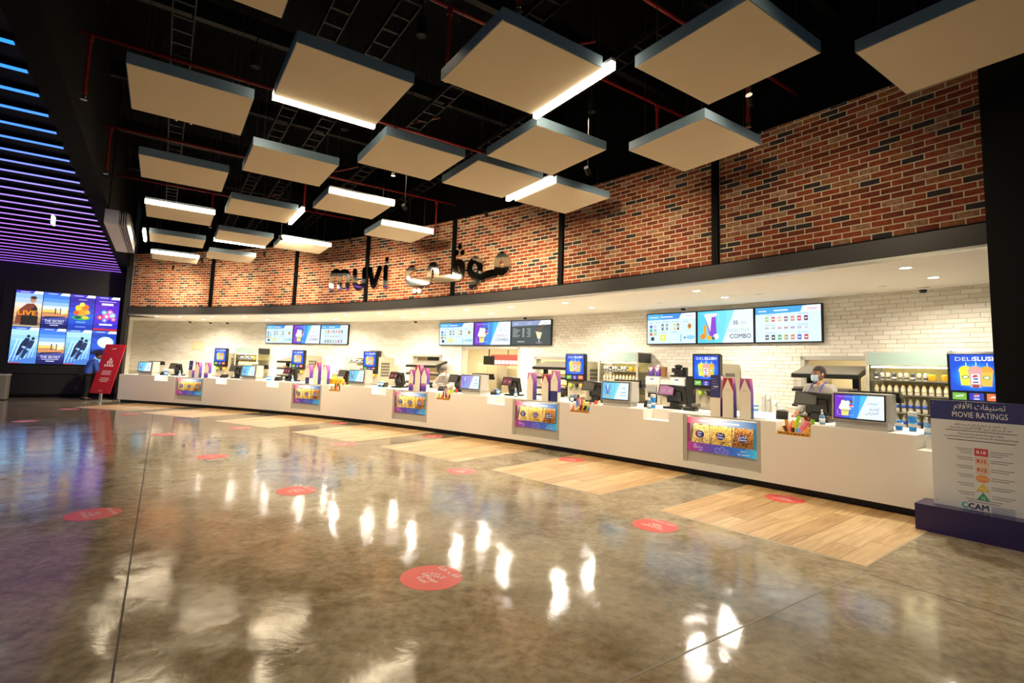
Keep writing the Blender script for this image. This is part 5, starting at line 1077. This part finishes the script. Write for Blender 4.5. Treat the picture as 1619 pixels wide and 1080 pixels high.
for k, (x, y, w, h_) in enumerate(((-4.75, 8.55, .32, .2), (-6.0, 11.0, .3, .2))):
    t = thing('floor_box', ('small metal floor box beside a red sticker', 'metal floor box further back on the left')[k], 'floor box', (x, y, 0), TH + .25); MB().box(-w / 2, w / 2, -h_ / 2, h_ / 2, 0, .002).build('frame', mat('floor_box_dark', '#3a3a38', .4, .6), t); MB().box(-w / 2 + .02, w / 2 - .02, -h_ / 2 + .02, h_ / 2 - .02, .002, .003).build('lid', mat('floor_box_lid', '#a9a596', .3, .3), t)
# ================================================================ poster screens on the charcoal wall
def poster(kind, glow):
    g = Gfx(glow); w, h = .737, 1.32; x0 = -w / 2
    if kind == 'live':
        for i, c in enumerate(('#8a6a50', '#b58a66', '#d8a878', '#e6c49a', '#d9d2c4', '#a9c4dc', '#8ab4e0')): g.r(x0, -x0, h * .93 * i / 7, h * .93 * (i + 1) / 7, c)
        g.q([(x0 + .05, .1), (-x0 - .08, .1), (-x0 - .12, .7), (.14, .86), (-.05, .84), (x0 + .08, .55)], '#7a3f2c', E1); g.q([(.0, .5), (.2, .8), (.28, .5), (.2, .15)], '#2c2a2c', E2)
        g.d(.11, 1.0, .085, '#b98464', .115, E2); g.d(.12, 1.075, .09, '#4a3226', .06, E3); g.r(x0 + .2, -x0 - .08, .06, .4, '#26241f', E3); g.t('LIVE', -.02, .42, .24, '#f08a1e', E3 - .001, fit=.5, bold=.05); g.r(x0, -x0, 0, .05, '#b7a890', E2)
    elif kind == 'sunset':
        for i, c in enumerate(('#1c1f5c', '#2a2f80', '#4a4f9a', '#c88a5a', '#f2c46a', '#cfd8ea', '#8fb8ec', '#5a94e4', '#3f78d8')): g.r(x0, -x0, h * .93 * i / 9, h * .93 * (i + 1) / 9, c)
        g.d(.2, .62, .13, '#fff0b4', .09, E1); g.q([(x0, .34), (.3, .42), (.32, .45), (x0 + .1, .42)], '#22264e', E1); g.r(x0, .3, .55, .57, '#5a3a3a', E1)
        for a in (.0, .14): g.r(a - .015, a + .015, .52, .70, '#3a2430', E2); g.d(a, .72, .02, '#3a2430', y=E2)
        g.t('THE SECRET', .0, .21, .13, '#e8ecf6', E2, fit=.56); g.r(-.24, .24, .16, .178, '#c8d0e8', E2); g.r(-.12, .12, .09, .115, '#d8dcec', E2)
    elif kind == 'fruit':
        for i, c in enumerate(('#1f3fb0', '#2a52c8', '#3560d4', '#2f4cc0', '#3a3ab0', '#3a2f9c')): g.r(x0, -x0, h * .93 * i / 6, h * .93 * (i + 1) / 6, c)
        for i, (a, b, r_, c) in enumerate(((0, .7, .19, '#f09a2c'), (-.1, .82, .1, '#f2c83c'), (.1, .85, .11, '#e8742a'), (.0, .95, .08, '#f4d860'), (-.16, .62, .08, '#e0562c'), (.17, .66, .08, '#f4b43a'))): g.d(a, b, r_, c, y=E1 - .0002 * i)
        g.d(0, .44, .27, '#3fa85a', .09, E3); g.d(.12, .46, .1, '#d8c83c', .06, E3 - .0005); g.d(-.1, .45, .1, '#1f5a4a', .06, E3 - .0005); g.t('muvi', 0, .24, .14, '#7fd8ea', E3); g.r(-.15, .15, .08, .11, '#7a9af0', E2); g.r(-.12, .12, 1.12, 1.14, '#c8b8f0', E2)
    elif kind == 'flowers':
        for i, c in enumerate(('#3a2fb8', '#4a34c8', '#5a38cc', '#5a2fc0', '#4a28b0')): g.r(x0, -x0, h * .93 * i / 5, h * .93 * (i + 1) / 5, c)
        for i, (a, b, r_, c) in enumerate(((0, .55, .14, '#e0489a'), (.18, .6, .1, '#8fd0f0'), (-.2, .5, .09, '#d83a4a'), (.1, .72, .09, '#f07ab4'), (-.08, .7, .08, '#5ac8d8'), (.22, .45, .08, '#e85a8a'), (-.05, .4, .09, '#6a7af0'))): g.d(a, b, r_, c, y=E1 - .0002 * i); g.d(a, b, r_ * .4, '#f4e8f4', y=E2 - .0002 * i)
        g.r(-.18, .18, .98, 1.06, '#e8d8fa', E2); g.r(-.26, .26, 1.12, 1.135, '#f0e4fa', E2); g.r(-.2, .2, .2, .26, '#f0f4fa', E2); g.r(x0, -x0, 0, .07, '#c82838', E2)
    elif kind == 'fall':
        for i, c in enumerate(('#4a7ac8', '#5a94d8', '#6aa8e4', '#7ab8ec', '#8fc8f2', '#a4d4f4')): g.r(x0, -x0, h * .93 * i / 6, h * .93 * (i + 1) / 6, c)
        for i in range(7): a = x0 + .1 * i; g.q([(a, .05 + .03 * i), (a + .02, .05 + .03 * i), (a + .22 if a + .22 < -x0 else -x0, .9), (a + .17 if a + .17 < -x0 else -x0 - .03, .9)], '#b4dcf6', E1)
        for dx, dz in ((0, .08), (.13, 0)):
            g.q([(-.2 + dx, .2 + dz), (-.12 + dx, .2 + dz), (.1 + dx, .62 + dz), (.15 + dx, .82 + dz), (.03 + dx, .86 + dz), (-.1 + dx, .6 + dz)], '#1e2a4a' if dx == 0 else '#26345c', E2 - dx * .004); g.d(.1 + dx, .91 + dz, .045, '#2a2a38', .06, E3 - dx * .004)
            g.q([(-.06 + dx, .5 + dz), (.04 + dx, .45 + dz), (.07 + dx, .52 + dz), (-.03 + dx, .56 + dz)], '#8fb8e8', E3 - .001)
        g.r(x0, x0 + .3, .0, .03, '#b03a4a', E2)
    else:
        for i, c in enumerate(('#1a2f8c', '#1f3fb0', '#24409c', '#2f5ad0', '#2f52c8', '#2444b0')): g.r(x0, -x0, h * .93 * i / 6, h * .93 * (i + 1) / 6, c)
        g.d(.05, .88, .25, '#bfe0fa', .22, E1); g.d(.05, .88, .2, '#f2faff', .17, E1 - .0005); g.q([(x0, .5), (-.1, .62), (.2, .52), (-x0, .6), (-x0, .4), (x0, .4)], '#0f1440', E2); g.q([(-.3, .1), (-.2, .38), (0, .3), (.25, .38), (.3, .1)], '#6fb8f0', E2 - .0003)
    g.r(x0, -x0, h * .93, h, '#4a3fc0' if kind in ('fruit', 'flowers', 'live') else '#3f68d8', E1); g.q([(x0 + .62 * w, h * .925), (-x0, h * .925), (-x0, h), (x0 + .70 * w, h)], '#eaf2fc', E2); g.r(x0 + .12, x0 + .38, h * .955, h * .968, '#dfe6fa', E2)
    return g
PK = [['live', 'sunset', 'fruit', 'flowers'], ['fall', 'sunset', 'fall', 'moon']]
PD = {'live': 'with a man and orange lettering', 'sunset': 'showing a sunset over a pier', 'fruit': 'with orange shapes', 'flowers': 'purple with pink flower shapes', 'fall': 'showing two dark-suited figures', 'moon': 'with a bright moon on blue'}
for r_ in range(2):
    for c_ in range(4):
        kd = PK[r_][c_]
        t = thing('poster_screen', 'lit film poster screen %s, %s row, %s from the left' % (PD[kd], ('upper', 'lower')[r_], ORD[c_]), 'screen', uw(-4.53 + .757 * (c_ + .5), 25.46, 3.91 - 1.34 * (r_ + 1)), TH, 'poster screens on the wall')
        MB().box(-.378, .378, .008, .13, .0, 1.34).build('bezel', M_BEZ, t); poster(kd, 1.15).out('picture', t, (0, .007, .01))
MB_ = MB().box(-1.85, 1.85, .0, .06, -.35, 3.05).build('screen_backboard', mat('backboard', '#1a1a1d', .5), None); MB_.location = uw(-3.02, 25.535, 1.23); MB_.rotation_euler = (0, 0, TH); tag(MB_, 'dark board framing the eight poster screens on the wall', 'board')
# ================================================================ leaning red sign and bin at left
t = thing('leaning_sign', 'red leaning safety sign on a steel foot beside the counter end', 'sign', (-14.66, 18.55, 0), R(-11))
lean = Matrix.Translation((0, 0, .27)) @ Matrix.Rotation(R(-14), 4, 'X')
o = MB().box(-.44, .44, 0, .02, 0, 1.82).build('board', mat('sign_red', '#b8232f', .4, var=.06), t); o.matrix_local = lean
g = Gfx(0); 
for i in range(3): g.r(-.12 + .09 * i, -.06 + .09 * i, 1.08, 1.2, '#f0d8d8')
for i in range(4): g.r(-.2 + .105 * i, -.12 + .105 * i, .98, 1.06, '#f0d8d8')
g.d(.0, 1.25, .05, '#f0d8d8'); g.t('muvi', 0, 1.62, .1, '#f4e4e4')
for i, (w_, z) in enumerate(((.4, .8), (.38, .74), (.42, .68), (.36, .54), (.44, .48), (.3, .42), (.16, .08))): g.r(-w_ / 2, w_ / 2, z, z + .022, '#f0dcdc')
go = g.out('print', o, (0, -.002, 0))
MB().box(-.04, .04, .03, .09, 0, .29).build('post', M_STEEL, t); MB().rbox(-.25, .25, -.1, .3, 0, .015, .03).build('foot', M_STEEL, t)
t = thing('litter_bin', 'grey litter bin cut off by the left picture edge', 'bin', (-17.52, 17.75, 0), TH)
MB().rbox(-.27, .27, -.22, .22, .03, .82, .04).build('body', mat('bin_grey', '#8d8a7c', .45), t); MB().rbox(-.285, .285, -.235, .235, .82, .88, .04).build('lid', mat('bin_lid', '#b9b6ac', .4), t); MB().rbox(-.25, .25, -.2, .2, 0, .03, .04).build('foot', M_BLACK, t)
# ================================================================ people
def skin(nodes, edges, levels=2):
    """one continuous surface grown over joints: nodes name -> (x, y, z, radius or (rx, ry))"""
    names = list(nodes); me = bpy.data.meshes.new('skin_tmp'); me.from_pydata([nodes[n][:3] for n in names], [(names.index(a), names.index(b)) for a, b in edges], [])
    ob = bpy.data.objects.new('skin_tmp', me); COL.objects.link(ob)
    md = ob.modifiers.new('skin', 'SKIN'); md.use_smooth_shade = True
    if not me.skin_vertices:
        bpy.context.view_layer.objects.active = ob; ob.select_set(True)
    sv = me.skin_vertices[0].data
    for i, n in enumerate(names):
        r = nodes[n][3]; sv[i].radius = r if isinstance(r, tuple) else (r, r); sv[i].use_root = (i == 0)
    sd = ob.modifiers.new('sub', 'SUBSURF'); sd.levels = levels; sd.render_levels = levels
    dg = bpy.context.evaluated_depsgraph_get(); m2 = bpy.data.meshes.new_from_object(ob.evaluated_get(dg))
    vs = [tuple(v.co) for v in m2.vertices]; fs = [tuple(p.vertices) for p in m2.polygons]
    bpy.data.objects.remove(ob); bpy.data.meshes.remove(m2); return vs, fs
def person(label, loc, rz, J, skin_c, shirt_c, pants_c, hair_c, head, mask=None, extra=None, shirt_len=1.0):
    """J: joint positions; head: (centre, yaw, pitch)"""
    t = thing('person', label, 'person', loc, rz)
    m_skin = mat('skin_' + skin_c, skin_c, .55, var=.05); N = {}
    N['pel'] = (*J['pel'], (.15, .11)); N['wai'] = (*J['wai'], (.135, .1)); N['che'] = (*J['che'], (.16, .11)); N['nb'] = (*J['nb'], .06); N['nk'] = (*J['nk'], .052)
    E_ = [('pel', 'wai'), ('wai', 'che'), ('che', 'nb'), ('nb', 'nk')]
    for s in 'LR':
        N['sh' + s] = (*J['sh' + s], .062); N['el' + s] = (*J['el' + s], .043); N['wr' + s] = (*J['wr' + s], .028); N['pa' + s] = (*J['pa' + s], (.034, .022))
        N['hi' + s] = (*J['hi' + s], .088); N['kn' + s] = (*J['kn' + s], .06); N['an' + s] = (*J['an' + s], .04); N['to' + s] = (*J['to' + s], .036)
        E_ += [('che', 'sh' + s), ('sh' + s, 'el' + s), ('el' + s, 'wr' + s), ('wr' + s, 'pa' + s), ('pel', 'hi' + s), ('hi' + s, 'kn' + s), ('kn' + s, 'an' + s), ('an' + s, 'to' + s)]
    vs, fs = skin(N, E_); mb = MB().add(vs, fs)
    # five fingers on each hand
    for s in 'LR':
        w, p_ = Vector(J['wr' + s]), Vector(J['pa' + s]); d = (p_ - w).normalized(); side = d.cross(Vector((0, 0, 1))).normalized() if abs(d.z) < .95 else Vector((1, 0, 0)); dn = side.cross(d).normalized()
        if dn.z > 0: dn = -dn
        for i, (o_, ln) in enumerate(((-.026, .06), (-.009, .07), (.009, .065), (.026, .05))):
            a = p_ + side * o_ + d * .015; mb.tube([a, a + d * ln * .5 + dn * .006, a + d * ln * .85 + dn * .025, a + d * ln + dn * .04], [.0095, .009, .008, .005], 6)
        sg = -1 if s == 'L' else 1; a = p_ - d * .02 + side * .03 * sg; mb.tube([a, a + side * .02 * sg + d * .025, a + side * .022 * sg + d * .05 + dn * .012], [.011, .0095, .006], 6)
    # head with nose, ears and chin
    hc, yaw, pit = head; hm = Matrix.Translation(hc) @ Matrix.Rotation(yaw, 4, 'Z') @ Matrix.Rotation(pit, 4, 'X')
    hv = MB().ball((0, 0, 0), .076, .096, .115, 20, 16); hv2 = []
    for v in hv.v:
        x, y, z = v
        if z < -.02: k_ = 1 - .28 * min(1, (-.02 - z) / .09); x *= k_; y = y * (1 - .1 * min(1, (-.02 - z) / .09)) - .012 * min(1, (-.02 - z) / .09)
        if z > .03 and y > 0: y *= 1.06
        if abs(z - .005) < .03 and y < -.06 and .02 < abs(x) < .05: y += .008
        hv2.append((x, y, z))
    mb.add(hv2, hv.f, 0, lambda v: hm @ v); mb.ball((0, -.098, -.02), .014, .018, .02, 8, 6, 0, lambda v: hm @ v); mb.ball((0, -.09, -.062), .025, .01, .009, 8, 5, 0, lambda v: hm @ v)
    for s in (-1, 1): mb.ball((s * .078, .012, -.01), .012, .022, .032, 8, 6, 0, lambda v: hm @ v)
    bo = mb.build('body', m_skin, t, True)
    eb = MB(); br = MB()
    for s in (-1, 1): eb.ball((s * .032, -.083, .008), .012, .009, .007, 8, 6, 0, lambda v: hm @ v); br.box(s * .032 - .02, s * .032 + .02, -.096, -.086, .028, .035, 0, lambda v: hm @ v)
    eb.build('eyes', mat('eye_dark', '#1b1512', .3), t, True); br.build('eyebrows', mat('hair_' + hair_c, hair_c, .8), t)
    hr = MB().ball((0, .012, .025), .084, .103, .108, 20, 14); keep = []
    hh = MB(); hh.add(hr.v, [f for f in hr.f if sum(hr.v[i][2] for i in f) / len(f) > (.045 if sum(hr.v[i][1] for i in f) / len(f) < -.03 else -.04)], 0, lambda v: hm @ v)
    hh.build('hair', mat('hair_' + hair_c, hair_c, .75, var=.2, scale=60), t, True)
    # clothes follow the same joints
    def cloth(nm, keys, edges, grow, col, tw=None):
        M2 = {}
        for k_ in keys:
            r = N[k_][3]; r = r if isinstance(r, tuple) else (r, r); M2[k_] = (*(tw or {}).get(k_, N[k_][:3]), (r[0] + grow, r[1] + grow))
        v_, f_ = skin(M2, edges); MB().add(v_, f_).build(nm, mat('cloth_' + col, col, .85, var=.07, scale=14, bump=.15), t, True)
    half = {('wr' + s): tuple((Vector(J['el' + s]) * .15 + Vector(J['wr' + s]) * .85)) for s in 'LR'}
    ks = ['che', 'wai', 'pel', 'nb'] + [a + s for s in 'LR' for a in ('sh', 'el', 'wr')]
    es = [('che', 'wai'), ('wai', 'pel'), ('che', 'nb')] + [e for s in 'LR' for e in (('che', 'sh' + s), ('sh' + s, 'el' + s), ('el' + s, 'wr' + s))]
    if shirt_len < 1: half = {('wr' + s): tuple(Vector(J['el' + s]) * .7 + Vector(J['wr' + s]) * .3) for s in 'LR'}
    nb2 = dict(half); nb2['nb'] = tuple(Vector(J['che']) * .04 + Vector(J['nb']) * .96); nb2['pel'] = tuple(Vector(J['pel']) + Vector((0, 0, -.1)))
    cloth('shirt', ks, es, .034, shirt_c, nb2)
    ks = ['pel'] + [a + s for s in 'LR' for a in ('hi', 'kn', 'an')]; cloth('trousers', ks, [e for s in 'LR' for e in (('pel', 'hi' + s), ('hi' + s, 'kn' + s), ('kn' + s, 'an' + s))], .026, pants_c)
    for s in 'LR':
        a, b = Vector(J['an' + s]), Vector(J['to' + s]); MB().ball((0, 0, 0), .055, .14, .05, 12, 8, 0, lambda v: Vector((v.x, v.y, max(v.z, -.04))) + Vector(((a.x + b.x) / 2, (a.y + b.y) / 2, .042))).build('shoe', mat('shoe_black', '#121212', .4), t, True)
    if mask:
        mk = MB(); n, k_ = 10, 6; vs = []
        for i in range(k_ + 1):
            for j in range(n + 1):
                a = R(-150 + 120 * j / n); z = -.105 + .095 * i / k_; b_ = .006 * math.sin(math.pi * j / n) * 2
                vs.append(hm @ Vector((.083 * math.cos(a), (.108 + b_) * math.sin(a) - .004 * math.sin(math.pi * i / k_) * 2, z)))
        mk.add(vs, [(i * (n + 1) + j, i * (n + 1) + j + 1, (i + 1) * (n + 1) + j + 1, (i + 1) * (n + 1) + j) for i in range(k_) for j in range(n)]); mo = mk.build('face_mask', mat('mask_' + mask, mask, .8), t, True)
        for s in (-1, 1): MB().tube([hm @ Vector((s * .07, -.055, -.03)), hm @ Vector((s * .088, .0, -.005)), hm @ Vector((s * .085, .02, -.03))], .002, 5).build('mask_loop', mat('mask_' + mask, mask), mo)
    if extra: extra(t, hm, J)
    return t
def joints(lean=0.0, sh=.185, arms=None, H=1.0):
    z = lambda v: v * H
    J = dict(pel=(0, 0, z(.95)), wai=(0, -lean * .3, z(1.12)), che=(0, -lean * .75, z(1.33)), nb=(0, -lean * .95, z(1.46)), nk=(0, -lean * 1.1, z(1.52)))
    for s, sg in (('L', -1), ('R', 1)):
        J['sh' + s] = (sg * sh, -lean * .85, z(1.41)); J['hi' + s] = (sg * .095, .0, z(.88)); J['kn' + s] = (sg * .1, -.02, z(.49)); J['an' + s] = (sg * .105, .02, z(.09)); J['to' + s] = (sg * .115, -.13, .04)
        J['el' + s], J['wr' + s], J['pa' + s] = arms[s]
    return J
# tall masked cashier at right
J = joints(.03, .19, {'L': ((-.25, -.1, 1.14), (-.2, -.33, 1.06), (-.18, -.41, 1.045)), 'R': ((.25, -.08, 1.14), (.16, -.3, 1.06), (.13, -.38, 1.045))}, 1.04)
def lanyard(t, hm, J):
    for s in (-1, 1): MB().tube([(s * .075, .02, 1.575), (s * .09, -.10, 1.52), (s * .085, -.195, 1.40), (s * .045, -.20, 1.22), (0, -.195, 1.12)], .013, 6).build('lanyard', mat('lanyard_purple', '#4a3f8c', .6), t)
    MB().box(-.035, .035, -.205, -.195, 1.03, 1.12).build('badge', M_CAP, t); MB().prism([(-.05, 1.50), (.05, 1.50), (.0, 1.40)], -.13, -.10, 'y').build('collar', mat('collar_grey', '#8f8b82', .8), t)
person('tall masked cashier in grey shirt with purple lanyard behind the counter', pa(40.72, 1.4, 0), frA(40.95) - .25, J, '#a9775a', '#98938a', '#22222a', '#2a2018', ((.0, -.05, 1.70), -.45, .06), '#bcd8ea', lanyard)
# capped cashier bending over the register
J = joints(.2, .185, {'L': ((-.28, -.3, 1.08), (-.12, -.46, 1.06), (-.05, -.52, 1.05)), 'R': ((.28, -.28, 1.1), (.18, -.46, 1.06), (.12, -.53, 1.05))}, .93)
def cap_(t, hm, J):
    c = MB().ball((0, .005, .04), .09, .106, .1, 18, 12); mb = MB(); mb.add(c.v, [f for f in c.f if sum(c.v[i][2] for i in f) / len(f) > .045], 0, lambda v: hm @ v); mb.prism([(-.07, -.08), (.07, -.08), (.05, -.16), (-.05, -.16)], .04, .048, 'z', 0, lambda v: hm @ v); mb.build('cap', mat('cap_grey', '#4a443e', .8), t, True)
    MB().prism([(-.06, 1.36), (.06, 1.36), (0, 1.24)], -.31, -.29, 'y').build('collar', mat('collar_grey', '#8f8b82', .8), t)
person('cashier in grey cap, white mask and pale shirt bending over a register', pa(55.62, 1.45, 0), frA(55.62) + .1, J, '#b98a68', '#a39e94', '#22222a', '#2a2018', ((.0, -.28, 1.50), .1, .42), '#f2f2ee', cap_)
# visitor in blue shirt leaning towards the red sign
J = joints(.2, .2, {'L': ((-.24, -.2, 1.08), (-.24, -.3, .86), (-.24, -.33, .79)), 'R': ((.24, -.24, 1.06), (.22, -.42, .9), (.21, -.48, .86))}, .98)
person('visitor in blue shirt and black trousers bending beside the red sign', (-15.35, 18.75, 0), R(150), J, '#8f6448', '#3a60c4', '#0f0f12', '#15110e', ((.0, -.30, 1.60), .3, .3), '#dfe6ea', None, .5)
